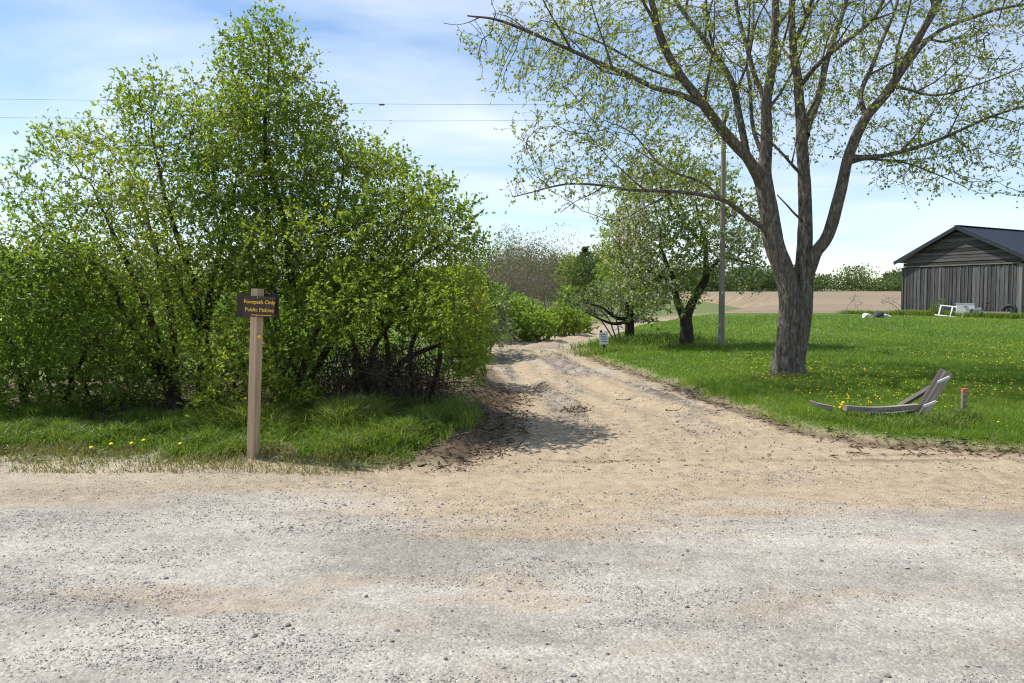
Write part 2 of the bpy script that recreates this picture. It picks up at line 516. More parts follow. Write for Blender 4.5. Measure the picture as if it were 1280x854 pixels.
def grow(start, step, g, end):
    out, p = [], start
    while p < end:
        step *= g; p += step; out.append(p)
    return out
xs = np.concatenate([-np.array(grow(6, .06, 1.06, 700))[::-1], np.arange(-6, 7, .06), np.array(grow(6.97, .06, 1.06, 700))])
ys = np.concatenate([-np.array(grow(-2, .05, 1.2, 300))[::-1], np.arange(2, 14, .05), np.array(grow(13.95, .05, 1.022, 900))])
GX, GY = np.meshgrid(xs, ys)
fx, fy = GX.ravel(), GY.ravel()
gz = height(fx, fy)
dl, droad, dtrk, dr, xb_, xr_ = fields(fx, fy)
n_tan = (fbm(fx * .5, fy * 1.6, 4, 41) - .5)
n_p = .5 * fbm(fx * .55 + 3, fy * 1.9, 4, 47) + .5 * fbm(fx * 1.5 + 8, fy * 4.2, 4, 49)
yb = np.where(fx > -1.2, 5.55, 6.3) + .0 * fx
tan = sstep(-.5, .6, fy - np.interp(fx, [-6, -2.5, -.8, 0.5, 8], [6.35, 6.15, 5.9, 5.6, 5.45]) + n_tan * 2.2) * np.interp(fx, [-6, -2, -.3], [.55, .75, 1])
tan = np.maximum(tan, .48 * sstep(.52, .66, n_p))
grey_trk = sstep(.6, .75, fbm(fx * .9, fy * .35, 3, 61)) * .55 * sstep(12, 18, fy)
tt_ = (fx - xb_) / np.maximum(xr_ - xb_, .3)
streak = sstep(.52, .68, fbm(tt_ * 7 + .25 * fbm(fx, fy * .4, 2, 62), fy * .22, 3, 63)) * sstep(9, 12, fy) * sstep(-.05, .1, tt_) * sstep(1.05, .9, tt_)
tan = np.clip(tan - grey_trk - .75 * streak, 0, 1)
grass = np.clip(np.maximum(sstep(.05, .4, dr), .8 * sstep(.15, .7, dl)), 0, 1)
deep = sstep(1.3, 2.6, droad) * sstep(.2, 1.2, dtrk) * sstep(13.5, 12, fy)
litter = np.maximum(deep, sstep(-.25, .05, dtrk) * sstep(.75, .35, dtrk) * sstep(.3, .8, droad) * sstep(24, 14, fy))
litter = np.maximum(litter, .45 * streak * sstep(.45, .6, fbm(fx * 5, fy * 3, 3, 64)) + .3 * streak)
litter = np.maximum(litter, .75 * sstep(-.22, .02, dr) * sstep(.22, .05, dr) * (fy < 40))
field = sstep(-1, 1, fy - np.interp(fx, [0, 10, 30, 60], [60, 53, 55, 60])) * (dr > 0) * sstep(420, 380, fy)
field = np.maximum(field, 0)
wet = np.exp(-(((fx - (1.2 + (fy - 26.5) * .42)) / .8) ** 2 + ((fy - 28.5) / 3.2) ** 2))
nx, ny = len(xs), len(ys)
vid = np.arange(nx * ny).reshape(ny, nx)
quads = np.stack([vid[:-1, :-1], vid[:-1, 1:], vid[1:, 1:], vid[1:, :-1]], -1).reshape(-1, 4)
cx, cy = fx[quads].mean(1), fy[quads].mean(1)
qdl, qdr, qf = dl[quads].mean(1), dr[quads].mean(1), field[quads].mean(1)
road_edge = np.where(cx > -.9, 5.7, 60)
cls = np.full(len(quads), 0)                                # 0 rough ground
cls[(qdl <= 0) & (qdr <= 0)] = 1                            # dirt track
cls[(qdl <= 0) & (qdr <= 0) & (cy < np.interp(cx, [-1.4, -.4], [9, 5.7]))] = 2      # gravel road
cls[(qdr > 0)] = 3
cls[(qdr > 0) & (qf > .5)] = 4
cls[(qdl > 0) & (cy < 9.5)] = 5
allv = np.stack([fx, fy, gz], 1)
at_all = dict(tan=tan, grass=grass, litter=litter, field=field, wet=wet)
for ci, nm in enumerate(("ground", "dirt_track", "gravel_road", "lawn", "ploughed_field", "grass_verge")):
    q = quads[cls == ci]
    use = np.unique(q); remap = np.zeros(len(allv), np.int64); remap[use] = np.arange(len(use))
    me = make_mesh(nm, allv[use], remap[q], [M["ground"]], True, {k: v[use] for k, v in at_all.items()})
    tag(link(nm, me), kind="structure")
# plain beyond the terrain out to the horizon
me = make_mesh("plain", [(-6000, -6000, -1.5), (6000, -6000, -1.5), (6000, 7000, -1.5), (-6000, 7000, -1.5)], np.array([[0, 1, 2, 3]]), [M["ground"]], False,
               dict(tan=[0] * 4, grass=[1] * 4, litter=[0] * 4, field=[0] * 4, wet=[0] * 4))
tag(link("distant_ground", me), kind="structure")
del allv, quads, GX, GY

# puddle on the track
mw, nt, bs, out = new_mat("puddle_water")
bs.inputs["Base Color"].default_value = (.16, .13, .10, 1); bs.inputs["Roughness"].default_value = .06
bs.inputs["Specular IOR Level"].default_value = .6
bump(nt, bs, noise(nt, 6, 2, .5, coords(nt, "Object")).outputs[0], .05, .02)
pv = []
for i in range(40):
    a = i / 40 * 2 * math.pi
    r = 1 + .22 * math.sin(3 * a + 1) + .12 * math.sin(7 * a)
    yy = 28.5 + 2.3 * math.sin(a) * r
    xx = 1.2 + (yy - 26.5) * .42 + .42 * math.cos(a) * r
    pv.append((xx, yy, 0))
pv = np.array(pv); zc = height(pv[:, 0], pv[:, 1]).min() + .008
pv[:, 2] = zc
pv = np.vstack([pv, [[1.2 + 2 * .42, 28.5, zc]]])
tag(link("puddle", make_mesh("puddle", pv, np.array([(i, (i + 1) % 40, 40) for i in range(40)]), [mw])), kind="structure")

# ------------------------------------------------------------------ plant machinery
LM = 1.0
def lobe(x, y, Y, rx, ry, rd, n, bias=.5):
    """n points in an ellipsoid given by picture size at its depth"""
    c = px(x, y, Y); s = Y / F; n = int(n * LM)
    d = norm(rng.normal(size=(n, 3))); r = rng.random(n) ** bias
    return c + d * r[:, None] * np.array([rx * s, rd, ry * s])

def layered(x, y, Y, rx, ry, rd, n, k=7):
    out = [lobe(x, y, Y, rx, ry, rd, int(n * .38))]
    for _ in range(k):
        a, r_, q_ = rng.random() * 6.28, rng.random() ** .5 * .75, rng.uniform(-.85, .85)
        cw = math.sqrt(max(.1, 1 - q_ * q_))
        out.append(lobe(x + math.cos(a) * r_ * rx * cw, y + q_ * ry, Y + math.sin(a) * r_ * rd * cw, rx * .55, ry * .17, rd * .55, int(n * .62 / k)))
    return np.vstack(out)

def colonize(pos, par, att, step, di, dk, iters=120, jit=.25, trop=(0, 0, 0), max_child=3):
    pos = [np.asarray(p, float) for p in pos]; par = list(par)
    P = np.array(pos); nch = np.zeros(len(P), int)
    for q in par:
        if q >= 0: nch[q] += 1
    att = np.asarray(att, float)
    best = np.full(len(att), 1e9); bi = np.zeros(len(att), int)
    def upd(a0, Pn, off):
        nonlocal best, bi
        for k in range(0, len(Pn), 256):
            dd = np.linalg.norm(att[:, None, :] - Pn[None, k:k + 256, :], axis=2)
            j = dd.argmin(1); m = dd[np.arange(len(att)), j]
            u = m < best
            best[u] = m[u]; bi[u] = j[u] + off + k
    upd(att, P, 0)
    par = np.array(par)
    trop = np.array(trop, float)
    for it in range(iters):
        keep = best > dk
        att, best, bi = att[keep], best[keep], bi[keep]
        if len(att) == 0: break
        act = best < di
        if not act.any():
            act = best <= best.min() + step
        v = norm(att[act] - P[bi[act]])
        acc = np.zeros((len(P), 3)); np.add.at(acc, bi[act], v)
        grown = np.unique(bi[act]); grown = grown[nch[grown] < max_child]
        if len(grown) == 0:
            ok = nch[bi] < max_child
            att, best, bi = att[ok], best[ok], bi[ok]
            if len(att) == 0: break
            continue
        d = norm(norm(acc[grown]) + rng.normal(size=(len(grown), 3)) * jit + trop)
        Pn = P[grown] + d * step
        off = len(P)
        P = np.vstack([P, Pn]); par = np.concatenate([par, grown])
        np.add.at(nch, grown, 1); nch = np.concatenate([nch, np.zeros(len(grown), int)])
        upd(att, Pn, off)
    return P, par

def radii(P, par, tip, e=2.3, base=None):
    n = len(P); acc = np.zeros(n); r = np.zeros(n); big = np.full(n, -1); bigr = np.zeros(n)
    for i in range(n - 1, -1, -1):
        r[i] = acc[i] ** (1 / e) if acc[i] > 0 else tip
        q = par[i]
        if q >= 0:
            acc[q] += r[i] ** e
            if r[i] > bigr[q]: bigr[q] = r[i]; big[q] = i
    return r, big

def branch_mesh(P, par, r, big, first=0, sides=4, rmax=None):
    idx = np.arange(len(P)); e = idx[(par >= 0) & (idx >= first)]
    p = par[e]
    d = norm(P[e] - P[p])
    dn = np.zeros_like(P); dn[e] = d
    dp = dn[p].copy(); z = np.linalg.norm(dp, axis=1) < .5; dp[z] = d[z]
    main = big[p] == e
    d0 = np.where(main[:, None], norm(dp), d)
    r0 = np.where(main & (p >= first), r[p], r[e] * 1.08)
    if rmax: r0 = np.minimum(r0, rmax)
    u0, w0 = frames(d0); u1, w1 = frames(d)
    a = np.arange(sides) / sides * 2 * np.pi; c, s = np.cos(a)[None, :, None], np.sin(a)[None, :, None]
    v0 = P[p][:, None] + r0[:, None, None] * (c * u0[:, None] + s * w0[:, None])
    v1 = P[e][:, None] + r[e][:, None, None] * (c * u1[:, None] + s * w1[:, None])
    v = np.concatenate([v0, v1], 1).reshape(-1, 3)
    b = (np.arange(len(e)) * 2 * sides)[:, None]; j = np.arange(sides)[None]; jn = (j + 1) % sides
    q = np.stack([b + j, b + jn, b + sides + jn, b + sides + j], -1).reshape(-1, 4)
    return v, q

def leaves(p, d, size, up=.8, spread=.8, droop=0.0, wid=.62, var=.35):
    n = len(p)
    a = norm(d + rng.normal(size=(n, 3)) * spread + np.array([0, 0, -droop]))
    nn = norm(np.array([0, 0, up]) + rng.normal(size=(n, 3)) * .6)
    s = norm(np.cross(a, nn)); nn = np.cross(s, a)
    L = size * (1 - var * 1.2 + 2.6 * var * rng.random(n) ** 1.3)[:, None]
    v = np.stack([p, p + a * L * .45 + s * L * wid / 2 + nn * L * .1, p + a * L, p + a * L * .45 - s * L * wid / 2 + nn * L * .1], 1)
    b = (np.arange(n) * 4)[:, None]
    t = np.concatenate([b + np.array([[0, 1, 2]]), b + np.array([[0, 2, 3]])], 0)
    return v.reshape(-1, 3), t

def sticks(p, d, l, r):
    """thin three-sided twigs p..p+d*l"""
    n = len(p); u, w = frames(d)
    a = np.arange(3) / 3 * 2 * np.pi
    ring = (np.cos(a)[None, :, None] * u[:, None] + np.sin(a)[None, :, None] * w[:, None])
    r = np.broadcast_to(r, (n,))
    v = np.concatenate([p[:, None] + ring * r[:, None, None], (p + d * l[:, None])[:, None]], 1)
    b = (np.arange(n) * 4)[:, None]
    t = np.concatenate([b + np.array([[0, 1, 3]]), b + np.array([[1, 2, 3]]), b + np.array([[2, 0, 3]])], 0)
    return v.reshape(-1, 3), t

def sprays(P, par, r, rt, ntw, ltw, nleaf, out=.5, upb=.15):
    """leafy shoots on every thin node: returns shoots and leaf sites"""
    idx = np.where((r <= rt) & (par >= 0))[0]
    d = norm(P[idx] - P[par[idx]])
    p = np.repeat(P[idx], ntw, 0); d = np.repeat(d, ntw, 0)
    p = p + rng.normal(size=p.shape) * .015
    d = norm(d * out + rng.normal(size=d.shape) * .6 + np.array([0, 0, upb]))
    l = ltw * (.35 + 1.0 * rng.random(len(p)) ** 1.5)
    u = rng.random((len(p), nleaf)) * .9 + .1
    lp = (p[:, None] + d[:, None] * (l[:, None] * u)[..., None]).reshape(-1, 3)
    ld = np.repeat(d, nleaf, 0)
    return (p, d, l), lp, ld

def tree(name, base, label, cat, limbs, att, mats, step=.2, di=1.2, dk=.35, tip=.004, rt=.008, ntw=2, ltw=.25, nleaf=6,
         leaf=.05, group=None, blossom=0, iters=110, twigs=True, up=.8, trop=(0, 0, .05), sides=8, limb_names=None, droop=0.0, e=2.3,
         bark=None, jit=.25, keep=1.0):
    """limbs: list of (points, radii) traced stems; the first is the trunk. att: crown points the branches grow towards"""
    bark_m, twig_m, leaf_m = mats
    t = thing(name, base, label, cat, group)
    pos, par, axes_ = [], [], []
    for k, (pts, rad) in enumerate(limbs):
        pr = np.hstack([np.asarray(pts, float), np.asarray(rad, float)[:, None]])
        if k > 0 and sides > 10:
            for it_ in range(1):
                cand = np.vstack(axes_[:k]); dd_ = np.linalg.norm((cand[:, :3] - pr[0, :3]) * np.array([1, .6, 1]), axis=1)
                if k > 1 or sides < 20:
                    j_ = dd_.argmin(); pr[0, :3] = cand[j_, :3]; pr[0, 3] = min(pr[0, 3], cand[j_, 3] * .8)
        c = catmull(pr, .10 if k == 0 or sides > 10 else .2)
        axes_.append(c.copy())
        sway = np.stack([np.interp(np.arange(len(c)), np.arange(0, len(c) + 6, 6), rng.normal(size=len(np.arange(0, len(c) + 6, 6)))) for _ in range(3)], 1)
        fade = np.minimum(1, np.arange(len(c)) / 5.0)[:, None]
        c[:, :3] += sway * .02 * fade
        rm_ = c[:, 3].max(); sd = sides if k == 0 or rm_ > .08 else (14 if rm_ > .04 and sides > 10 else (6 if sides > 10 else max(5, sides // 2)))
        v, q = tube(c[:, :3], np.maximum(c[:, 3], .003), sd, bark)
        part((limb_names[k] if limb_names else ("trunk" if k == 0 else "limb")), t, v, q, bark_m, True)
        cs = c[::max(1, int(step / .1))] if k == 0 or sides > 10 else c
        i0 = len(pos)
        start = 2 if k == 0 else 1
        for m_, row in enumerate(cs):
            if k == 0 and m_ < len(cs) * .45 and len(limbs) > 1 and sides > 10: continue
            pos.append(row[:3]); par.append(len(pos) - 2 if len(pos) - 1 > i0 else -1)
    nf = len(pos)
    P, pr = colonize(pos, par, att, step, di, dk, iters, jit, trop)
    r, big = radii(P, pr, tip, e)
    new = np.arange(len(P)) >= nf
    v, q = branch_mesh(P, pr, r, big, nf, 4, .06)
    part("branches", t, v, q, twig_m, True, kind="stuff")
    rr = np.where(new, r, 9.0)
    (sp, sd_, sl), lp, ld = sprays(P, pr, rr, rt, ntw, ltw, nleaf)
    if keep < 1:
        k = rng.random(len(lp)) < keep; lp, ld = lp[k], ld[k]
    if twigs:
        v, tt = sticks(sp, sd_, sl, tip * .55)
        part("twigs", t, v, tt, twig_m, kind="stuff")
    if leaf_m is not None and leaf > 0:
        v, tt = leaves(lp, ld, leaf, up, droop=droop)
        n = len(lp)
        patch = fbm(lp[:, 0] * 1.3 + lp[:, 2], lp[:, 1] * 1.3 - lp[:, 2] * .7, 2, 77)
        rn = np.clip(rng.random(n) * .7 + (patch - .5) * .9 + .15, 0, 1)
        part("crown", t, v, tt, leaf_m, attrs=dict(rnd=np.repeat(rn, 4)), kind="stuff")
    print(name, "nodes", len(P), "leaves", len(lp))
    if blossom:
        k = np.where(fbm(lp[:, 0] * 1.1 + 5, lp[:, 2] * 1.4 + lp[:, 1], 2, 12) + rng.random(len(lp)) * .5 > 1 - blossom)[0]
        v, tt = leaves(lp[k] + rng.normal(size=(len(k), 3)) * .04, ld[k], .062, .6, 1.2, wid=.95)
        part("blossom", t, v, tt, M["blossom"], attrs=dict(rnd=np.repeat(rng.random(len(k)), 4)), kind="stuff")
    return t

def bark_fn(a, L, R):
    k = np.round(9 + R * 0)
    rid = vnoise(a / (2 * np.pi) * 26 % 26, L * 3.2 + 0 * a, 3)
    rid2 = vnoise(a / (2 * np.pi) * 12 % 12, L * 1.1 + 0 * a, 8)
    flare = .42 * np.exp(-L / .15) * (.6 + .8 * vnoise(a / (2 * np.pi) * 6 % 6, L * 0, 4))
    return (rid - .5) * .16 * np.clip(R / .1, .3, 1) + (rid2 - .5) * .12 + flare

# ------------------------------------------------------------------ the big maple on the lawn
YM = 15.4
def mz(x, y, dY=0.0):        # from the 2x enlarged upper right quarter
    return px(640 + x / 2, y / 2, YM + dY)
tb = px(986, 472, YM); tb[2] = Hs(tb[0], tb[1]) - .05
s = YM / F
def lim(pts, r0, r1, dY=(0, 0), ext=None):
    n = len(pts); P = [mz(x, y, dY[0] + (dY[1] - dY[0]) * i / (n - 1)) for i, (x, y) in enumerate(pts)]
    if ext is not None:
        P.append(P[-1] + np.array(ext))
        n += 1
    r0 *= .62; R = list(np.linspace(1, 0, n) ** .8 * (r0 - r1) + r1)
    return P, R
A = lambda *p: np.array(p)
left_stem = ([tb + A(-.10, 0, 0), tb + A(-.10, 0, .35), mz(692, 760), mz(668, 660), mz(645, 560), mz(628, 460), mz(632, 380), mz(638, 250), mz(652, 130), mz(660, 0), mz(650, -180), mz(670, -380)],
             [.222, .208, .193, .187, .175, .16, .115, .095, .078, .06, .04, .012])
limbs = [left_stem,
    ([tb + A(.12, .05, 0), tb + A(.12, .05, .35), mz(722, 770, .05), mz(728, 690, .05), mz(735, 600), mz(737, 500, .1), mz(732, 350, .15), mz(716, 220, .2), mz(702, 100, .2), mz(700, 0, .3), mz(725, -200, .3), mz(715, -420, .4)],
     [.205, .195, .186, .176, .135, .122, .106, .088, .072, .056, .04, .012]),
    lim([(728, 700), (762, 640), (795, 590), (818, 490), (840, 395), (885, 300), (945, 225), (1000, 125), (1062, 0), (1110, -160)], .20, .03, (-.05, -1.2), (.3, -.3, 1.4)),
    lim([(625, 455), (600, 415), (520, 318), (470, 250), (400, 150), (360, 60), (345, 0), (300, -180)], .175, .025, (0, -1.4), (-.3, -.3, 1.2)),
    lim([(628, 470), (590, 390), (548, 210), (480, 100), (410, 0), (350, -160)], .12, .02, (.1, 1.8), (-.3, .4, 1.0)),
    lim([(480, 262), (380, 222), (250, 172), (120, 112), (-20, 55), (-110, 40)], .085, .012, (-.9, -2.0)),
    lim([(640, 590), (595, 545), (530, 502), (430, 480), (300, 470), (150, 460), (0, 492)], .085, .008, (0, -1.0)),
    lim([(530, 502), (470, 455), (380, 420), (300, 330), (230, 300)], .05, .008, (-.4, .6)),
    lim([(742, 330), (762, 250), (782, 165), (812, 70), (835, 0), (880, -200)], .12, .02, (.2, 1.5), (.2, .3, 1.0)),
    lim([(725, 215), (760, 165), (812, 120), (895, 52), (935, -20), (1000, -140)], .075, .015, (.2, -1.4)),
    lim([(842, 400), (930, 388), (1060, 350), (1200, 290), (1330, 255)], .075, .010, (-.4, -1.6)),
    lim([(950, 230), (1000, 150), (1055, 90), (1150, 40), (1300, 5), (1400, -20)], .085, .012, (-.8, .4)),
    lim([(915, 208), (985, 222), (1060, 236), (1150, 215), (1290, 165)], .05, .008, (-.6, -2.0)),
    lim([(845, 415), (900, 400), (985, 408), (1070, 440), (1140, 470)], .05, .006, (-.4, .9)),
    lim([(714, 445), (690, 400), (650, 352), (605, 320)], .05, .012, (.1, -.5)),
    lim([(712, 555), (690, 520), (660, 490)], .035, .01, (.1, -.4)),
    lim([(885, 300), (880, 220), (925, 110), (965, 0), (980, -150)], .08, .015, (-.6, .8)),
    lim([(638, 260), (600, 160), (570, 60), (545, -60), (520, -200)], .08, .015, (0, .6)),
    lim([(700, 110), (735, 40), (760, -60), (790, -220)], .07, .015, (.2, -1.5)),
    lim([(632, 400), (600, 300), (590, 180), (600, 60), (620, -100)], .07, .012, (.1, 2.6)),
]
extra = []
for li, (pp, rr_) in enumerate(list(limbs)):
    c = catmull(np.hstack([np.array(pp), np.array(rr_)[:, None]]), .1)
    tot = len(c) * .1
    for q_ in np.arange(.30 if li > 2 else .5, .97, .75 / max(tot, 1.0)):
        j = int((q_ + rng.uniform(-.04, .04)) * (len(c) - 2)); j = min(max(j, 1), len(c) - 2)
        p0, tg_ = c[j, :3], norm(c[j + 1, :3] - c[j - 1, :3])
        sd_ = rng.normal(size=3); sd_ = norm(sd_ - tg_ * (sd_ @ tg_))
        d0 = norm(tg_ * .8 + sd_ * .75 + A(0, 0, .18)); ln = min(2.6, .7 + (1 - q_) * tot * .5) * rng.uniform(.7, 1.15)
        d1 = norm(d0 + A(0, 0, .25) + rng.normal(size=3) * .15); d2 = norm(d1 + A(0, 0, .12) + rng.normal(size=3) * .2)
        if p0[2] < 3.6: continue
        rb = min(c[j, 3] * .55, .032)
        extra.append(([p0, p0 + d0 * ln * .3, p0 + d0 * ln * .3 + d1 * ln * .35, p0 + d0 * ln * .3 + d1 * ln * .35 + d2 * ln * .35], [rb, rb * .75, rb * .5, .006]))
limbs = limbs + extra
LM = 2.2
att = np.vstack([
    lobe(985, 20, YM, 330, 180, 4.5, 1700, .42),
    lobe(985, -160, YM, 260, 150, 4.0, 500, .42),
    lobe(760, 170, YM - .8, 130, 110, 1.8, 420),
    lobe(720, 225, YM - .6, 90, 50, 1.2, 190),
    lobe(1190, 150, YM - .6, 130, 100, 2.0, 420),
    lobe(1160, 215, YM - .2, 80, 35, 1.2, 130),
    lobe(690, 60, YM - 1, 110, 80, 1.8, 250),
    lobe(1290, 230, YM - .5, 30, 45, .8, 60),
    lobe(840, 230, YM, 60, 40, 1.2, 110),
])
att = att[(att[:, 2] > 3.4)]

maple = tree("maple_tree", tb, "tall spreading maple with thick forked grey trunk and sparse young yellow-green leaves on the lawn", "tree",
     limbs, att, (M["bark"], M["twig"], M["maple_leaf"]), step=.17, di=1.1, dk=.27, tip=.0048, rt=.0092, ntw=2, ltw=.30, nleaf=6, leaf=.054,
     sides=40, up=.3, droop=.4, bark=bark_fn, limb_names=["trunk", "trunk"] + ["limb"] * 18 + ["branch"] * 400, jit=.2, trop=(0, 0, .06), keep=.72)

# ------------------------------------------------------------------ left roadside trees and shrubs
def stems(base, tops, r0, r1, spread=.15):
    out = []
    for k, tp in enumerate(tops):
        b = np.array(base) + np.array([(rng.random() - .5) * spread * 2, (rng.random() - .5) * spread * 2, 0])
        tp = np.array(tp)
        m1 = b + (tp - b) * .35 + np.array([(rng.random() - .5) * .3, (rng.random() - .5) * .3, .25])
        m2 = b + (tp - b) * .7 + np.array([(rng.random() - .5) * .3, (rng.random() - .5) * .3, .2])
        out.append(([b - A(0, 0, .05), m1, m2, tp], [r0, r0 * .75, r0 * .5, r1]))
    return out

def gpt(x, Y, off=-.03):
    X = (x - 640) / F * Y
    return A(X, Y, Hs(X, Y) + off)

b1 = gpt(238, 10.5)
LM = 2.4
tree("hawthorn_tree", b1, "broad layered green hawthorn with dark spreading stems directly behind the signpost", "tree",
     stems(b1, [px(215, 330, 10.65), px(262, 300, 10.85), px(120, 250, 10.45), px(60, 290, 10.35), px(300, 210, 10.95), px(170, 230, 11.45), px(190, 180, 10.75)], .06, .012, .3),
     np.vstack([layered(140, 225, 10.55, 100, 75, 1.5, 330), lobe(80, 178, 10.55, 38, 20, .7, 30), lobe(45, 250, 10.55, 40, 22, .7, 50), layered(250, 190, 10.75, 100, 95, 1.5, 800), lobe(185, 135, 10.75, 45, 40, .8, 150),
                layered(190, 320, 10.55, 190, 80, 1.7, 900), layered(60, 310, 10.55, 75, 60, 1.2, 250), layered(250, 420, 10.15, 120, 70, 1.0, 420)]),
     (M["dark_bark"], M["twig"], M["bush_leaf"]), step=.115, di=.9, dk=.14, tip=.0026, rt=.0056, ntw=3, ltw=.26, nleaf=6, leaf=.048, trop=(0, 0, 0), keep=.8)
b2 = gpt(345, 10.9)
tree("spire_tree", b2, "pointed green tree rising highest of the roadside thicket above the brown sign", "tree",
     stems(b2, [px(335, 60, 10.9), px(330, 160, 11), px(430, 215, 10.8), px(500, 275, 10.2), px(400, 300, 10.2), px(560, 300, 10.1), px(300, 260, 11.4)], .06, .010, .25),
     np.vstack([lobe(330, 95, 10.9, 62, 72, .75, 330, .6), lobe(335, 45, 10.9, 30, 35, .4, 70), layered(340, 190, 10.9, 95, 90, 1.2, 500), layered(425, 235, 10.8, 95, 70, 1.3, 520), layered(385, 160, 10.9, 45, 45, .8, 150),
                layered(400, 320, 10.5, 140, 75, 1.5, 620), layered(515, 270, 10.2, 75, 48, 1.1, 330), layered(562, 302, 10.1, 52, 36, .9, 200), layered(470, 330, 10.3, 110, 45, 1.3, 350)]),
     (M["dark_bark"], M["twig"], M["bush_leaf"]), step=.115, di=.9, dk=.14, tip=.0026, rt=.0056, ntw=4, ltw=.26, nleaf=6, leaf=.048, trop=(0, 0, .03), keep=.95)
b3 = gpt(500, 10.6)
tree("arching_shrub", b3, "low arching green shrub overhanging the dark bramble tangle beside the dirt track", "shrub",
     stems(b3, [px(450, 380, 9.75), px(520, 370, 9.85), px(570, 400, 9.95), px(590, 425, 10.35), px(400, 390, 9.75), px(545, 360, 10.75)], .045, .01, .5),
     np.vstack([lobe(480, 375, 9.75, 115, 45, 1.1, 600), lobe(565, 385, 9.55, 50, 55, 1.0, 330), lobe(588, 435, 9.9, 26, 45, .7, 160), lobe(410, 400, 9.55, 60, 35, .8, 220)]),
     (M["dark_bark"], M["twig"], M["bush_leaf"]), step=.115, di=.9, dk=.14, tip=.0026, rt=.0056, ntw=4, ltw=.18, nleaf=6, leaf=.048, trop=(0, 0, 0))
b4 = gpt(40, 10.2)
tree("light_green_shrub", b4, "bushy light green shrub filling the thicket's far end from the dirt track", "shrub",
     stems(b4, [px(20, 350, 10.20), px(90, 380, 10.10), px(-40, 330, 10.30), px(120, 420, 9.90), px(0, 300, 10.50)], .04, .01, .5),
     np.vstack([lobe(45, 390, 10.10, 120, 85, 1.2, 900), lobe(-30, 375, 10.30, 90, 50, 1.3, 250), lobe(120, 430, 10.00, 85, 50, .8, 300), lobe(-20, 460, 10.00, 90, 50, .9, 220), lobe(60, 480, 9.9, 90, 38, .7, 260), lobe(165, 470, 10.3, 70, 45, .7, 200)]),
     (M["dark_bark"], M["twig"], M["light_leaf"]), step=.115, di=.9, dk=.14, tip=.0026, rt=.0056, ntw=4, ltw=.18, nleaf=6, leaf=.048, trop=(0, 0, 0))
b5 = gpt(330, 9.4)
tree("understory_shrub", b5, "dense leafy shrub growing down to the grass right behind the signpost base", "shrub",
     stems(b5, [px(300, 450, 9.4), px(350, 440, 9.5), px(380, 470, 9.5), px(265, 470, 9.3)], .025, .006, .4),
     np.vstack([lobe(320, 455, 9.4, 75, 60, .7, 480), lobe(360, 500, 9.3, 50, 40, .5, 150), lobe(280, 500, 9.3, 40, 40, .5, 130)]),
     (M["dark_bark"], M["twig"], M["bush_leaf"]), step=.115, di=.9, dk=.14, tip=.0026, rt=.0056, ntw=4, ltw=.18, nleaf=6, leaf=.048, trop=(0, 0, .05))

# bramble tangle under the arching shrub
n = 620
bx = px(478, 480, 10.4)[0] + rng.normal(size=n) * .5; by = 10.4 + rng.normal(size=n) * .4
Pn, Pp = [], []
for i in range(n):
    z0 = Hs(bx[i], by[i]) if i % 6 == 0 else z0
    a = rng.random() * 6.28; h = .22 + rng.random() * .7; rch = .15 + rng.random() * .95
    if bx[i] + math.cos(a) * rch > -.62: continue
    for k in range(7):
        f_ = k / 6
        a += rng.normal() * .22; Pn.append((bx[i] + math.cos(a) * rch * f_ ** 1.2 + rng.normal() * .025, by[i] + math.sin(a) * rch * f_ ** 1.2 * .7 + rng.normal() * .025, z0 + h * math.sin(f_ * (1.6 + 1.2 * ((i * 7919) % 100) / 100)) + rng.normal() * .015))
        Pp.append(len(Pn) - 2 if k else -1)
Pn = np.array(Pn); Pp = np.array(Pp); rr = np.full(len(Pn), .0042)
v, q = branch_mesh(Pn, Pp, rr, np.full(len(Pn), -1), 0, 3)
ob = link("bramble_tangle", make_mesh("bramble_tangle", v, q, [M["twig"]], True))
tag(ob, "tangle of bare brown bramble canes in the shade beside the dirt track", "brambles", kind="stuff")

# ------------------------------------------------------------------ apple trees, pole, mid-distance shrubs
LM = 1.0
ab = gpt(858, 23.6)
apple_limbs = [
    ([ab - A(0, 0, .05), px(858, 410, 23.6), px(857, 400, 23.6), px(861, 388, 23.65), px(868, 374, 23.8), px(880, 350, 23.95)], [.24, .19, .18, .145, .12, .05]),
    ([px(858, 407, 23.6), px(846, 375, 23.4), px(842, 350, 23.2), px(826, 310, 23)], [.12, .10, .08, .03]),
    ([px(868, 376, 23.8), px(876, 362, 23.9), px(884, 345, 24), px(880, 300, 24.2), px(868, 250, 24.2)], [.12, .11, .10, .06, .02]),
    ([px(880, 340, 24), px(905, 322, 24), px(940, 330, 24)], [.07, .05, .02]),
    ([px(843, 360, 23.3), px(815, 340, 22.8), px(785, 335, 22.6)], [.07, .05, .02]),
    ([px(880, 310, 24.1), px(845, 265, 24.5), px(822, 225, 24.6)], [.06, .05, .02]),
]
LM = 2.4
tree("apple_tree", ab, "old flowering apple tree with dark trunk and white blossom beside the grey pole", "tree", apple_limbs,
     np.vstack([lobe(850, 285, 23.6, 85, 75, 1.9, 700), lobe(800, 275, 23.4, 52, 60, 1.4, 300), lobe(905, 300, 24, 55, 65, 1.5, 330), lobe(815, 345, 22.8, 45, 45, 1.1, 240),
                lobe(850, 370, 22.8, 30, 25, .6, 70), lobe(930, 340, 24, 32, 32, .9, 130), lobe(830, 225, 24, 65, 45, 1.3, 260), lobe(775, 300, 23.4, 32, 50, 1.0, 200), lobe(880, 240, 24, 55, 45, 1.3, 220)]),
     (M["dark_bark"], M["twig"], M["apple_leaf"]), step=.2, di=1.3, dk=.24, tip=.005, rt=.012, ntw=2, ltw=.30, nleaf=7, leaf=.08, blossom=.12, sides=12, e=2.4)
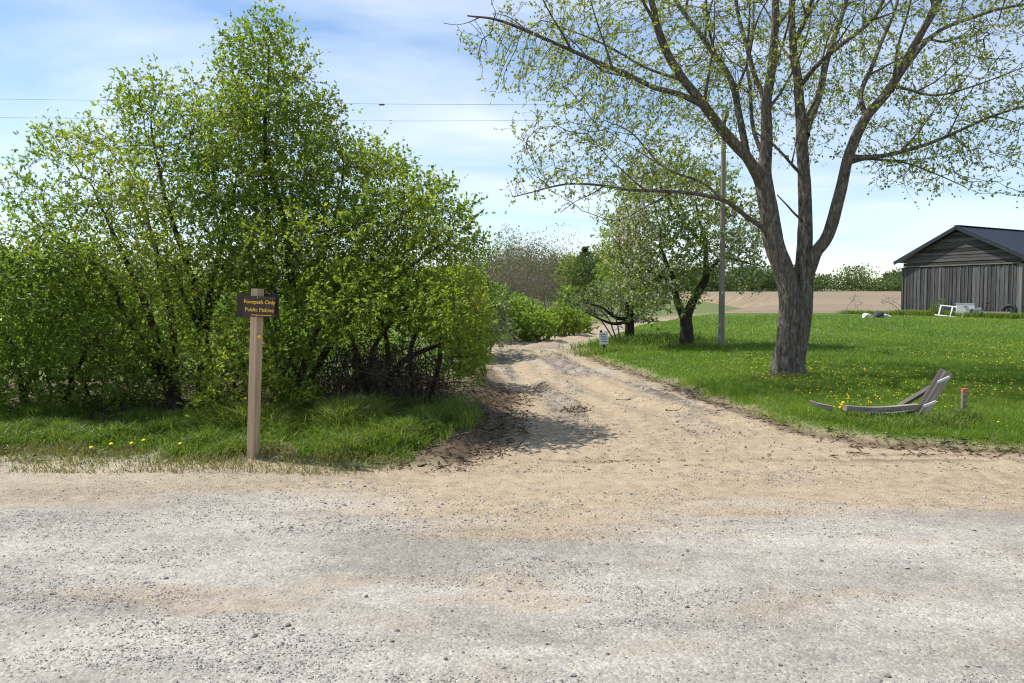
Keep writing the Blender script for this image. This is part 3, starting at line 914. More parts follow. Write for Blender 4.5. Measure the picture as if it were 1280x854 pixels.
ab2 = gpt(787, 26.0)
tree("leaning_apple_tree", ab2, "smaller leafy apple tree with leaning bare lower limbs at the bend of the track", "tree",
     [([ab2 - A(0, 0, .05), px(787, 395, 26), px(785, 372, 26), px(782, 340, 26.2)], [.17, .14, .12, .04]),
      ([px(786, 400, 26), px(770, 397, 25.7), px(752, 385, 25.4), px(728, 378, 25)], [.08, .06, .04, .015]),
      ([px(786, 402, 26), px(766, 404, 25.5), px(748, 398, 25.2), px(733, 392, 25)], [.06, .05, .03, .012]),
      ([px(785, 370, 26), px(805, 345, 26.3), px(815, 310, 26.5)], [.08, .05, .02])],
     np.vstack([lobe(780, 350, 26, 38, 45, 1.2, 330), lobe(805, 375, 25.6, 28, 32, .9, 160), lobe(760, 372, 25.6, 30, 24, .9, 110), lobe(795, 300, 26.5, 42, 42, 1.2, 220)]),
     (M["dark_bark"], M["grey_twig"], M["light_leaf"]), step=.2, di=1.3, dk=.26, tip=.005, rt=.011, ntw=2, ltw=.26, nleaf=7, leaf=.085, blossom=.02, sides=12)
tb3 = gpt(742, 25.2)
tree("bare_bush", tb3, "grey twiggy half-bare bush leaning over the track beside the small white sign", "bush",
     stems(tb3 + A(.9, .4, 0), [px(735, 375, 25.2), px(722, 385, 25), px(750, 365, 25.4)], .03, .008, .3),
     np.vstack([lobe(737, 378, 25.2, 26, 20, .8, 130), lobe(755, 368, 25.4, 22, 22, .7, 80)]),
     (M["grey_twig"], M["grey_twig"], M["pale_leaf"]), step=.2, di=1.3, dk=.22, tip=.005, rt=.02, ntw=3, ltw=.3, nleaf=2, leaf=.06)

# utility pole and wires
PY = 22.3
pb = gpt(902, PY)
ptop = px(905, 138, PY)
M["pole"] = wood_mat("pole_wood", (.085, .072, .06), (.17, .15, .128), (.27, .245, .21), 2, 20)
up_ = thing("utility_pole", pb, "slim grey wooden utility pole standing on the lawn between the apple tree and maple", "utility pole")
pts = np.linspace(pb - A(0, 0, .1), ptop, 24)
v, q = tube(pts, np.linspace(.09, .06, 24), 14)
part("pole", up_, v, q, M["pole"], True)
arm_ = MB().box(ptop + A(0, -.13, -.25), (1.3, .1, .12), Matrix.Rotation(math.radians(80), 3, 'Z')).build("crossarm", up_, M["pole"], world_co=True)
M["ceramic"] = plain_mat("insulator_ceramic", (.45, .47, .48), .25)
ins = []
for dx in (-.55, .55):
    ip = ptop + A(dx * math.cos(math.radians(80)), -.13 + dx * math.sin(math.radians(80)), -.18)
    v, q = tube([ip, ip + A(0, 0, .03), ip + A(0, 0, .08), ip + A(0, 0, .12)], [.03, .045, .035, .02], 8)
    part("insulator", arm_, v - pb, q, M["ceramic"], True, world_co=False); ins.append(ip + A(0, 0, .1))
# white tag on the pole
tg = px(903, 366, PY - .12)
MB().box(tg, (.05, .01, .07)).build("tag", up_, M["ceramic"], world_co=True)
M["wire"] = plain_mat("wire_grey", (.16, .17, .19), .5)
for k, (y0, y1, lab) in enumerate(((124, 131, "upper thin power line running from the grey pole over the thicket"), (147, 151, "lower thin power line running from the grey pole over the thicket"))):
    Yw = PY + (.5 if k else -.5)
    ctl = [px(-420, y0 - 4, Yw + 4), px(0, y0, Yw + 2.5), px(420, (y0 + y1) / 2 + 2, Yw + 1), px(665, y1, Yw + .4), px(860, y1 + 1, Yw), px(905, y1 + 1, Yw)]
    c = catmull(np.array(ctl), .5)
    w_ = thing("power_line", c[-1], lab, "power line", "power lines")
    v, q = tube(c, .0045, 5)
    part("wire", w_, v, q, M["wire"], True)
    if k == 0:
        cl = px(477, 130, Yw + .9)
        v, q = tube([cl - A(.09, 0, .02), cl - A(.05, 0, .02), cl + A(.05, 0, -.02), cl + A(.09, 0, -.02)], [.01, .028, .028, .01], 6)
        part("splice", w_, v, q, M["wire"], True)

def bush(name, label, x, Y, lobes, mat, leaf=.08, dens=1.0, cat="bush", group=None, bark="twig", ntw=2, nleaf=6, dk=.2, step=.18, **k):
    global LM
    LM = dens
    b = gpt(x, Y)
    L = [lobe(*l) for l in lobes]
    tops = [l[rng.integers(len(l))] * .4 + l.mean(0) * .6 for l in L for _ in range(2)]
    k.setdefault("tip", .0045); k.setdefault("rt", .011)
    return tree(name, b, label, cat, stems(b, tops, k.pop('thick', .018 + Y * .0006), .006, .3 + Y * .01), np.vstack(L), (M[bark], M[bark], M[mat] if mat else None),
                step=step, di=1.4, dk=dk, ntw=ntw, nleaf=nleaf, leaf=leaf, group=group, ltw=k.pop("ltw", .22), twigs=k.pop("twigs", True), **k)

bush("green_bush", "light green bush hanging over the left bank of the dirt track where it narrows", 585, 14.6, [(578, 395, 14.6, 40, 48, 1.1, 520), (596, 428, 14.2, 20, 34, .6, 240), (570, 450, 14.6, 40, 30, .8, 200)], "light_leaf", .065, 2.4, dk=.16, step=.14, nleaf=7)
bush("yellow_green_bush", "rounded yellow-green bush standing above the shrubs left of the track", 575, 22, [(575, 360, 22, 42, 27, 1.3, 420), (560, 395, 21, 40, 40, 1.3, 300), (590, 410, 21, 30, 30, 1, 200)], "apple_leaf", .10, 2.0, nleaf=8)
bush("dull_bush", "dull olive bush with grey twigs at the left edge of the track", 600, 23, [(612, 398, 23, 26, 36, 1.0, 330), (630, 415, 25, 18, 20, .8, 220)], "pale_leaf", .085, 2.0, bark="grey_twig", nleaf=7)
bush("rounded_bush", "rounded bright green bush beside the track just before the bend", 668, 31, [(665, 406, 31, 30, 22, 1.2, 330), (645, 395, 32, 24, 26, 1.0, 220)], "light_leaf", .12, 2.2, nleaf=8)
bush("rounded_bush", "rounded dark green bush at the outside of the track bend", 705, 36, [(700, 402, 36, 28, 19, 1.3, 330), (726, 405, 38, 15, 14, .9, 140)], "bush_leaf", .13, 2.2, nleaf=8)
bush("rounded_bush", "wide green bush filling the bank behind the olive bush", 610, 30, [(598, 385, 30, 45, 34, 1.6, 480)], "light_leaf", .12, 2.0, nleaf=8)
bush("rounded_bush", "low green bush tucked between the olive bush and the rounded bright green bush", 645, 36, [(640, 392, 38, 40, 22, 1.6, 360)], "apple_leaf", .13, 2.0, nleaf=8)
# woods beyond
G = "trees of the wood beyond the track"
bush("bare_tree", "tall bare grey tree rising from the scrub beyond the track bend", 665, 55, [(665, 335, 55, 22, 42, 2.0, 260)], None, 0, 1.0, "tree", G, "grey_twig", dk=.6, step=.4, tip=.012, rt=.03, ltw=.9, ntw=3)
bush("pale_tree", "tall pale tree just coming into leaf above the yellow-green bush", 632, 70, [(634, 308, 70, 22, 30, 2.2, 260), (625, 345, 70, 25, 22, 2.2, 160)], "pale_leaf", .13, 1.5, "tree", G, "grey_twig", dk=.6, step=.45, tip=.012, rt=.03, ltw=.7, nleaf=3)
bush("brown_tree", "brown budding tree with rounded crown on the wooded rise", 700, 75, [(698, 345, 75, 24, 26, 2.4, 320)], "brown_bud", .09, 2.4, "tree", G, "grey_twig", dk=.5, step=.42, tip=.011, rt=.03, ltw=.9, nleaf=7, ntw=4)
bush("brown_tree", "wide greyish bare tree massed behind the rounded bushes", 640, 62, [(640, 365, 62, 36, 30, 2.4, 330)], "brown_bud", .075, 2.4, "tree", G, "grey_twig", dk=.5, step=.42, tip=.011, rt=.03, ltw=.9, nleaf=6, ntw=4)
bush("brown_tree", "low brownish bare tree between the tall bare tree and the brown crown", 680, 58, [(682, 365, 58, 26, 26, 2.2, 260)], "brown_bud", .075, 2.4, "tree", G, "grey_twig", dk=.5, step=.42, tip=.011, rt=.03, ltw=.9, nleaf=6, ntw=4)
bush("olive_tree", "olive-green tree with full crown above the track bend", 733, 66, [(738, 350, 66, 28, 32, 2.4, 340), (722, 375, 64, 22, 25, 2, 200)], "far_leaf", .20, 3.2, "tree", G, "twig", dk=.5, step=.42, tip=.010, rt=.03, ltw=.7, nleaf=8)
bush("olive_tree", "bright green tree lit beside the olive one above the track bend", 715, 52, [(712, 380, 52, 20, 24, 1.8, 220)], "light_leaf", .16, 3.0, "tree", G, "twig", dk=.5, step=.4, tip=.010, rt=.03, ltw=.6, nleaf=8)
bush("olive_tree", "spreading green tree rising behind the leaning apple tree", 765, 60, [(768, 345, 60, 26, 36, 2.2, 300), (790, 370, 60, 26, 24, 2, 180)], "light_leaf", .18, 2.6, "tree", G, "twig", dk=.5, step=.42, tip=.010, rt=.03, ltw=.6, nleaf=8)
bush("olive_tree", "yellowish green tree between the brown crown and the olive tree", 708, 72, [(712, 345, 72, 20, 26, 2.2, 260)], "apple_leaf", .2, 2.4, "tree", G, "twig", dk=.5, step=.42, tip=.010, rt=.03, ltw=.6, nleaf=8)
# conifer
cb = gpt(731, 95); ch = px(731, 309, 95)[2] - cb[2]
ct = thing("pine_tree", cb, "single dark pine top poking above the wooded rise", "tree", G)
v, q = tube(np.linspace(cb, cb + A(0, 0, ch), 8), np.linspace(.2, .02, 8), 6)
part("trunk", ct, v, q, M["dark_bark"], True)
n = 2600; hh = rng.random(n) ** .7; a = rng.random(n) * 6.28; rad = (1 - hh) * 3.4 * (.35 + .65 * (np.sin(hh * 60) * .5 + .5)) * rng.random(n) ** .4 + .05
lp = np.stack([cb[0] + np.cos(a) * rad, cb[1] + np.sin(a) * rad, cb[2] + .15 * ch + hh * ch * .85], 1)
v, tt = leaves(lp, np.stack([np.cos(a), np.sin(a), 0 * a], 1), .3, .8, .3, wid=.3)
part("crown", ct, v, tt, M["far_leaf"], attrs=dict(rnd=np.repeat(rng.random(n) * .6, 4)), kind="stuff")

def wood_mass(name, label, pts, h, w, mat, quad, nper):
    V, T, R_, k = [], [], [], 0
    for (X, Y) in pts:
        g = Hs(X, Y); hh = h * (.7 + .6 * rng.random()); ww = w * (.7 + .6 * rng.random()); tone = rng.random() * .6
        for _ in range(5):
            c = np.array([X + rng.normal() * ww * .35, Y + rng.normal() * ww * .3, g + hh * (.0 + .68 * rng.random() ** .9)])
            m = nper // 5
            d = norm(rng.normal(size=(m, 3))); p = c + d * (rng.random(m) ** .4)[:, None] * np.array([ww * .5, ww * .5, hh * .3])
            v, t = leaves(p, d, quad, .5, .8)
            V.append(v); T.append(t + k); k += len(v); R_.append(np.repeat(np.clip(tone + rng.random(m) * .4, 0, 1), 4))
    o = link(name, make_mesh(name, np.vstack(V), np.vstack(T), [mat], False, dict(rnd=np.concatenate(R_))))
    return tag(o, label, "woodland", kind="stuff")
pts = [(rng.uniform(40, 250), rng.uniform(212, 245)) for _ in range(170)]
wood_mass("woodland", "long green line of distant trees behind the ploughed field and barn", pts, 7.0, 8, M["far_leaf"], .55, 1100)
pts = [(rng.uniform(-95, 8), rng.uniform(80, 115)) for _ in range(95)]
wood_mass("woodland", "brown and olive wood on the rise seen through the roadside thicket", pts, 7.2, 6, M["brown_bud"], .15, 2200)
pts = [(rng.uniform(-.09, .17) * y_, y_) for y_ in rng.uniform(98, 118, 34)]
wood_mass("woodland", "mixed green wood rising behind the bare trees at the head of the track", pts, 6.4, 6, M["far_leaf"], .27, 1500)
pts = [(rng.uniform(.03, .17) * y_, y_) for y_ in rng.uniform(120, 160, 45)]
wood_mass("woodland", "green wood seen behind the apple trees at the end of the track", pts, 7, 7, M["far_leaf"], .4, 700)
pts = [(rng.uniform(-20, -2.4) * (y_ / 20 + .3), y_) for y_ in rng.uniform(12.2, 30, 120)]
wood_mass("scrub", "low green scrub in the gaps behind the roadside thicket", pts, 2.2, 2.4, M["light_leaf"], .10, 900)

# ------------------------------------------------------------------ barn
TH = math.radians(60); ex = A(math.cos(TH), -math.sin(TH), 0); ey = A(math.sin(TH), math.cos(TH), 0)
BW, BL = 7.0, 13.0
P_L = A(.490 * 49.8, 49.8, 0); BC = P_L + ex * BW / 2
BZ = Hs(BC[0], BC[1]) - .05; BC = A(BC[0], BC[1], BZ)
M["barn_wood"] = wood_mat("weathered_barn_wood", (.030, .028, .028), (.082, .078, .078), (.205, .198, .196), 2, 30, .26)
M["barn_wood_h"] = wood_mat("weathered_gable_wood", (.022, .019, .018), (.058, .052, .050), (.13, .12, .115), 0, 24, .35)
M["pale_wood"] = wood_mat("pale_barn_wood", (.10, .09, .08), (.19, .175, .155), (.30, .28, .25), 2, 20, .2)
M["roof"] = plain_mat("dark_roof_steel", (.030, .036, .050), .38, .35, .15, 2)
M["dark"] = plain_mat("unlit_hollow_black", (.02, .018, .016), .9)  # near-black colour painted in for shade inside the barn and trough
barn = thing("barn", BC, "weathered grey plank barn with dark metal gable roof at the lawn's far edge", "barn", rz=-TH)
APX, EAV, OH, OF = 5.3, 3.34, .45, .36
SL = (APX - EAV) / (BW / 2 + OH)
roof_at = lambda x: APX - SL * abs(x)
# backing walls, coloured near-black as the barn's unlit inside
mb = MB()
mb.box((0, .06, 1.5), (BW - .1, .06, 3.0))
mb.add([(-BW / 2 + .05, .03, 2.98), (BW / 2 - .05, .03, 2.98), (0, .03, APX - .16), (-BW / 2 + .05, .09, 2.98), (BW / 2 - .05, .09, 2.98), (0, .09, APX - .16)], None, [(0, 1, 2), (5, 4, 3)])
mb.box((-BW / 2 + .05, BL / 2, 1.5), (.06, BL - .1, 3.0)).box((BW / 2 - .05, BL / 2, 1.5), (.06, BL - .1, 3.0))
mb.box((0, BL - .05, 1.5), (BW - .1, .06, 3.0))
mb.build("wall", barn, M["dark"])
NB = 31; bw = BW / NB
bmesh_ = [MB().box((0, 0, 1.51), (bw - .014, .026, 2.98), bev=.006).mesh("board", [M["barn_wood"]]) for _ in range(1)][0]
def board(me, loc, rot=(0, 0, 0), sc=(1, 1, 1), nm="board"):
    o = link(nm, me, barn); o.location = loc; o.rotation_euler = rot; o.scale = sc
    return o
for i in range(NB):
    x = -BW / 2 + bw * (i + .5)
    board(bmesh_, (x, -rng.random() * .022 - .004, rng.random() * .05 - .04), (0, rng.normal() * .003, rng.normal() * .03), (.93 + rng.random() * .07, 1, .985 + rng.random() * .015))
    if i % 2 == 0 or rng.random() < .4:
        o = link("batten", MB().box((0, 0, 1.5), (.05, .02, 2.96)).mesh("batten", [M["barn_wood"]]) if i == 0 else bpy.data.meshes["batten"], barn)
        o.location = (x + bw / 2 + rng.normal() * .01, -.045, -.01)
MB().box((0, -.05, 3.045), (BW - .1, .07, .07)).build("rail", barn, M["pale_wood"])
MB().box((BW / 2 + .0, -.03, 1.5), (.16, .1, 3.0)).build("corner_post", barn, M["pale_wood"])
MB().box((-BW / 2 + .0, -.03, 1.5), (.12, .09, 3.0)).build("corner_post", barn, M["barn_wood"])
z = 3.09; k = 0
while z < APX - .35:
    hb = .19; half = (APX - .17 - (z + hb * .6)) / SL
    zt = z + hb - .012
    h1 = min((APX - .17 - z) / SL, BW / 2 - .02); h2 = min((APX - .17 - zt) / SL, h1); yy = -.012 - rng.random() * .018
    vv = [(-h1, yy - .02, z), (h1, yy - .02, z), (h2, yy, zt), (-h2, yy, zt), (-h1, .028, z), (h1, .028, z), (h2, .028, zt), (-h2, .028, zt)]
    ff = [(0, 1, 2, 3), (5, 4, 7, 6), (0, 4, 5, 1), (3, 2, 6, 7), (0, 3, 7, 4), (1, 5, 6, 2)]
    MB().add(vv, ff).build("gable_board", barn, M["barn_wood_h"])
    z += hb; k += 1
sb = MB().box((0, 0, 1.5), (.026, .29, 2.98)).mesh("side_board", [M["barn_wood"]])
for s_ in (-1, 1):
    for i in range(int(BL / .3)):
        board(sb, (s_ * (BW / 2 + .005 + rng.random() * .015), .18 + i * .3, -.01), (0, 0, 0), (1, .96, 1), "side_board")
# roof: sheet, ribs, ridge, fascia
for s_ in (-1, 1):
    L = math.hypot(BW / 2 + OH, APX - EAV); an = math.atan2(APX - EAV, BW / 2 + OH)
    Rm = Matrix.Rotation(s_ * an, 3, 'Y')
    c = A(s_ * (BW / 2 + OH) / 2, BL / 2, (APX + EAV) / 2)
    mb = MB().box(c, (L, BL + 2 * OF, .045), Rm)
    nrm = np.array(Rm @ Vector((0, 0, 1)))
    for j in range(int((BL + 2 * OF) / .45) + 1):
        mb.box(c + nrm * .034 + A(0, -BL / 2 - OF + .03 + j * .45, 0), (L, .05, .026), Rm)
    rp_ = mb.build("roof_panel", barn, M["roof"])
    for yy, nm in ((-OF + .012, "fascia"), (BL + OF - .012, "fascia")):
        MB().box(c + A(0, yy - BL / 2 - .03, 0) - nrm * .10, (L, .03, .15), Rm).build(nm, rp_, M["roof"])
    MB().box(c - nrm * .04 + A(0, -BL / 2 - OF / 2, 0), (L - .02, OF - .08, .02), Rm).build("soffit", rp_, M["barn_wood_h"])
MB().box((0, BL / 2, APX + .035), (.3, BL + 2 * OF + .01, .03)).build("ridge_cap", barn, M["roof"])

def gable_pt(x, off):
    k = (x - 640) / F
    u = (k * (BC[1] - .5 * off) - BC[0] + .866 * off) / (.5 + .866 * k)
    p = BC + ex * u - ey * off
    return A(p[0], p[1], Hs(p[0], p[1]))
M["white_paint"] = plain_mat("flaking_white_paint", (.62, .62, .60), .55, 0, .15)
M["concrete"] = plain_mat("pale_concrete", (.42, .41, .39), .9)
M["black_rubber"] = plain_mat("black_rubber", (.02, .02, .021), .7)
M["grey_metal"] = plain_mat("grey_metal", (.20, .23, .24), .5, .4)
M["rust"] = plain_mat("dark_rusty_iron", (.035, .026, .022), .8)
# leaning white sash frame
p0 = gable_pt(1188, 1.6)
t = thing("window_frame", p0, "empty white two-light window frame leaning against the white box by the barn", "window frame", rz=-TH * .45)
Rf = Matrix.Rotation(math.radians(-42), 3, 'X') @ Matrix.Rotation(math.radians(9), 3, 'Y')
def rbox(c, s_): return MB().box(np.array(Rf @ Vector(c)), s_, Rf)
for xx in (-.62, -.02, .58): rbox((xx, 0, .40), (.07, .05, .72)).build("stile", t, M["white_paint"])
rbox((-.02, 0, .80), (1.27, .052, .07)).build("rail", t, M["white_paint"])
rbox((-.02, 0, .03), (1.6, .06, .08)).build("sill", t, M["white_paint"])
p0 = gable_pt(1207, .75)
t = thing("white_box", p0, "white metal chest standing against the barn wall behind the leaning frame", "chest", rz=-TH * .6)
MB().box((0, 0, .36), (.95, .6, .72), bev=.04).build("body", t, M["white_paint"])
MB().box((0, .01, .755), (1.0, .64, .07), bev=.04).build("lid", t, M["concrete"])
MB().box((0, -.33, .62), (.2, .04, .04)).build("handle", t, M["grey_metal"])
p0 = gable_pt(1219, .9)
t = thing("bucket", p0, "dented grey metal bucket lying by the white chest", "bucket")
v, q = tube([(-.22, 0, .3), (-.1, 0, .3), (.1, .02, .3), (.28, .02, .32)], [.20, .215, .24, .26], 14)
part("body", t, v, q, M["grey_metal"], True, world_co=False)
v, q = tube([(-.23, 0, .3), (-.2, 0, .3)], [.005, .2], 14)
part("bottom", t, v, q, M["black_rubber"], world_co=False)
p0 = gable_pt(1231, 1.0)
t = thing("hand_plough", p0, "dark rusty hand plough propped upright against the barn boards", "plough")
v, q = tube([(-.35, 0, .05), (0, .05, .4), (.22, .1, .85)], .045, 6); part("beam", t, v, q, M["rust"], True, world_co=False)
v, q = tube([(.0, -.1, .78), (.24, .1, .84), (.5, .25, .95)], .03, 6); part("handle", t, v, q, M["rust"], True, world_co=False)
MB().add([(-.5, 0, 0), (-.1, -.12, .05), (-.1, .12, .05), (-.22, 0, .35)], None, [(0, 1, 3), (0, 3, 2), (1, 2, 3), (0, 2, 1)]).build("blade", t, M["rust"])
p0 = gable_pt(1244, .7)
t = thing("concrete_trough", p0, "long pale concrete trough low against the barn wall", "trough", rz=-TH * .7)
MB().box((0, 0, .17), (1.5, .45, .34), bev=.03).build("body", t, M["concrete"])
MB().box((0, 0, .347), (1.36, .32, .02)).build("hollow_shade", t, M["dark"])  # dark slab on the solid block, painting the shade of a hollow
p0 = gable_pt(1261, .55)
t = thing("old_tyre", p0, "black tyre leaning against the barn beside the concrete trough", "tyre", rz=-TH * .8)
a = np.linspace(0, 2 * np.pi, 25)
ring = np.stack([np.cos(a) * .3, 0 * a + .05, np.sin(a) * .3 + .4], 1)
v, q = tube(ring, .105, 8); part("tread", t, v, q, M["black_rubber"], True, world_co=False)
v, q = tube(np.array([(0, .02, .4), (0, .09, .4)]), .21, 14); part("rim", t, v, q, M["rust"], world_co=False)

# rocks by the barn
def rock_mesh(nm, seed, mat, sub=2):
    import bmesh
    bm = bmesh.new(); bmesh.ops.create_icosphere(bm, subdivisions=sub, radius=1)
    co = np.array([v_.co[:] for v_ in bm.verts]); r_ = np.random.default_rng(seed)
    off = r_.random(3) * 20
    f_ = .7 + .6 * fbm(co[:, 0] * 1.3 + off[0] + co[:, 2], co[:, 1] * 1.3 + off[1] - co[:, 2] * .8, 3, seed)
    for _ in range(5):
        pl = norm(r_.normal(size=3)); d_ = co @ pl; f_ = np.where(d_ > .65, f_ * .65 / np.maximum(d_, .01) * 1.02, f_)
    co = co * f_[:, None]
    for v_, c_ in zip(bm.verts, co): v_.co = c_
    me = bpy.data.meshes.new(nm); bm.to_mesh(me); bm.free(); me.materials.append(mat)
    return me
M["white_stone"] = plain_mat("white_stone", (.60, .58, .54), .85)
M["dark_stone"] = plain_mat("dark_stone", (.06, .06, .06), .85)
for k, (x, w, mat, lab) in enumerate(((1083, .42, "white_stone", "flat whitish boulder at the lawn edge nearest the small bare sapling"), (1097, .45, "dark_stone", "rounded dark grey boulder between two whitish boulders near the barn"), (1108, .40, "white_stone", "whitish boulder at the lawn edge nearest the barn corner"))):
    Yr = 44.5; X = (x - 640) / F * Yr
    o = link("boulder", rock_mesh("boulder", 50 + k, M[mat])); o.location = (X, Yr, Hs(X, Yr) + .08 + (.06 if k == 1 else 0)); o.scale = (w * .75, .28, .17 if k != 1 else .26)
    tag(o, lab, "boulder", "boulders beside the barn")
bush("bare_sapling", "small bare sapling at the lawn edge in front of the ploughed field", 1068, 45, [(1070, 376, 45, 13, 13, .7, 60)], "brown_bud", .05, 1, "sapling", None, "grey_twig", dk=.3, step=.22, tip=.008, rt=.03, ltw=.3, nleaf=1, thick=.018)
bush("barn_bush", "small green bush growing against the barn boards", 1172, 46.6, [(1172, 384, 46.6, 10, 10, .4, 60)], "light_leaf", .10, 1, dk=.2, step=.18, tip=.008, rt=.03, thick=.018)
bush("bare_bush", "reddish bare brush beside the barn's corner", 1115, 47, [(1112, 377, 47, 13, 10, .6, 60)], "brown_bud", .06, 1, "bush", None, "twig", dk=.3, step=.22, tip=.008, rt=.03, ltw=.3, nleaf=1, thick=.018)

# ------------------------------------------------------------------ sign on its post
SY = 7.75
sb_ = px(316, 580, SY); sb_[2] = Hs(sb_[0], sb_[1]) - .05
st_ = px(322, 361, SY)
M["post"] = wood_mat("pressure_treated_post", (.20, .135, .085), (.37, .268, .178), (.50, .39, .275), 2, 30, .1)
M["sign_brown"] = plain_mat("brown_sign_paint", (.045, .020, .010), .45, 0, .15)
M["sign_back"] = plain_mat("dark_brown_sign_back", (.028, .015, .012), .6, 0, .2)
M["sign_yellow"] = plain_mat("yellow_sign_paint", (.80, .48, .03), .5, 0, .08)
M["bolt"] = plain_mat("galvanised_bolt", (.35, .35, .34), .4, .8)
sp = thing("signpost", sb_, "square wooden post carrying a small brown sign with yellow lettering", "signpost")
axis = Vector(st_ - sb_); Lp = axis.length
Rp = (Vector((0, 0, 1)).rotation_difference(axis.normalized())).to_matrix() @ Matrix.Rotation(math.radians(-28), 3, 'Z')
MB().box((st_ - sb_) / 2, (.09, .09, Lp), Rp, bev=.006).build("post", sp, M["post"])
def post_at(y):
    f_ = (580 - y) / (580 - 361); return (st_ - sb_) * f_
Rs = Matrix.Rotation(math.radians(14), 3, 'Z') @ Matrix.Rotation(math.radians(3), 3, 'Y')
ctr = post_at(384) + A(.05, -.085, .005)
panel_ = MB().box(ctr, (.285, .02, .20), Rs).build("sign_panel", sp, M["sign_brown"])
Rb = Matrix.Rotation(math.radians(-6), 3, 'Z') @ Matrix.Rotation(math.radians(2), 3, 'Y')
MB().box(post_at(382) + A(-.02, .085, .0), (.42, .02, .235), Rb).build("back_panel", sp, M["sign_back"])
def text_part(body, size, loc, rot3, parent, mat, nm="lettering", ext=.0015):
    cu = bpy.data.curves.new(nm, 'FONT'); cu.body = body; cu.size = size; cu.align_x = 'CENTER'; cu.align_y = 'CENTER'; cu.extrude = ext; cu.offset = .0009
    to = bpy.data.objects.new("tmp", cu); COL.objects.link(to)
    me = bpy.data.meshes.new_from_object(to.evaluated_get(bpy.context.evaluated_depsgraph_get()))
    bpy.data.objects.remove(to); me.name = nm; me.materials.clear(); me.materials.append(mat)
    o = link(nm, me, parent); o.location = tuple(loc)
    o.rotation_euler = (rot3 @ Matrix.Rotation(math.radians(90), 3, 'X')).to_euler()
    return o
rs3 = Rs
for txt, dz in (("Footpath Only", .043), ("Public Fishing", -.033)):
    text_part(txt, .049, ctr + np.array(rs3 @ Vector((0, -.0125, dz))), rs3, panel_, M["sign_yellow"])
MB().box(ctr + np.array(rs3 @ Vector((.02, -.011, -.082))), (.19, .002, .006), rs3).build("rule", panel_, M["sign_yellow"])
for dx, dz in ((-.02, .088), (-.02, -.088)):
    MB().box(ctr + np.array(rs3 @ Vector((dx, -.013, dz))), (.012, .008, .012), rs3).build("bolt", panel_, M["bolt"])
# small round marker on the post's side
mk = post_at(421)
v, q = tube([mk + A(.045, -.055, 0), mk + A(.048, -.060, 0)], [.018, .018], 10)
MB().add(v, q, [(10, 10 + i, 11 + i) for i in range(1, 9)]).build("trail_marker", sp, M["sign_yellow"])

# small notice sign by the bend
NY = 22.6
nb = px(757, 441, NY); nb[2] = Hs(nb[0], nb[1]) - .03
ntp = px(751, 413, NY)
M["black_post"] = plain_mat("black_post_paint", (.018, .016, .015), .6)
M["notice"] = plain_mat("faded_white_notice", (.62, .66, .72), .5, 0, .1)
M["ink"] = plain_mat("grey_print", (.10, .13, .20), .6)
ns = thing("notice_sign", nb, "small white printed notice on a thin dark post leaning beside the track bend", "sign")
axn = Vector(ntp - nb); Rn = (Vector((0, 0, 1)).rotation_difference(axn.normalized())).to_matrix()
MB().box((ntp - nb) / 2, (.07, .05, axn.length), Rn).build("post", ns, M["black_post"])
cN = np.array(axn) * .66 + A(.03, -.045, 0)
np_ = MB().box(cN, (.25, .012, .34), Rn @ Matrix.Rotation(.15, 3, 'Y')).build("notice_panel", ns, M["notice"])
for i in range(5):
    MB().box(cN + np.array(Rn @ Vector((0, -.009, .11 - i * .05))), (.17 - .03 * (i % 2), .002, .018), Rn @ Matrix.Rotation(.15, 3, 'Y')).build("print_line", np_, M["ink"])

# ------------------------------------------------------------------ broken wooden frame and marker stake on the lawn
M["old_wood"] = wood_mat("silvered_old_wood", (.085, .07, .055), (.25, .215, .175), (.46, .42, .36), 0, 30, .1)
M["old_wood_dark"] = wood_mat("dark_old_wood", (.06, .05, .042), (.14, .122, .105), (.26, .235, .21), 0, 30, .1)
WY = 10.0
wb = px(1150, 522, WY); wb[2] = Hs(wb[0], wb[1])
wf = thing("broken_wooden_frame", wb, "broken grey weathered wooden frame with one plank propped up on the lawn", "wooden frame")
def plank(p0, p1, w_, th, roll=0.0):
    d_ = Vector(p1 - p0); x_ = d_.normalized()
    R0 = Vector((1, 0, 0)).rotation_difference(x_).to_matrix() @ Matrix.Rotation(roll, 3, 'X')
    return MB().box((p0 + p1) / 2, (d_.length, w_, th), R0, bev=.006)
pA, pB = px(1144, 527, WY), px(1183, 464, WY)
def lplank(nm, p0, p1, w_, th, mat, roll=0.0):
    o = plank(A(0, 0, 0), A(0, 0, 0) + A(np.linalg.norm(p1 - p0), 0, 0), w_, th).build(nm, wf, mat)
    d_ = Vector(p1 - p0).normalized()
    o.location = tuple(p0 - wb); o.rotation_euler = (Vector((1, 0, 0)).rotation_difference(d_).to_matrix() @ Matrix.Rotation(roll, 3, 'X')).to_euler()
    return o
lplank("upright_plank", pA, pB, .16, .04, M["old_wood_dark"], math.radians(62))
lplank("edge_strip", pA + A(-.045, -.05, .0), pB + A(-.045, -.05, .0), .02, .025, M["old_wood"], math.radians(62))
for (x0, y0, x1, y1) in ((1172, 478, 1187, 471), (1155, 508, 1170, 502)):
    lplank("peg", px(x0, y0, WY - .16), px(x1, y1, WY - .16), .022, .026, M["white_paint"], 0)
lplank("brace", px(1124, 508, WY + .25), px(1168, 482, WY + .2), .06, .045, M["old_wood_dark"], .4)
c = catmull(np.array([px(1056, 510, WY - .1), px(1085, 512, WY - .06), px(1115, 511, WY), px(1148, 508, WY + .05)]), .08)
mbb = MB()
for i in range(len(c) - 1):
    pass
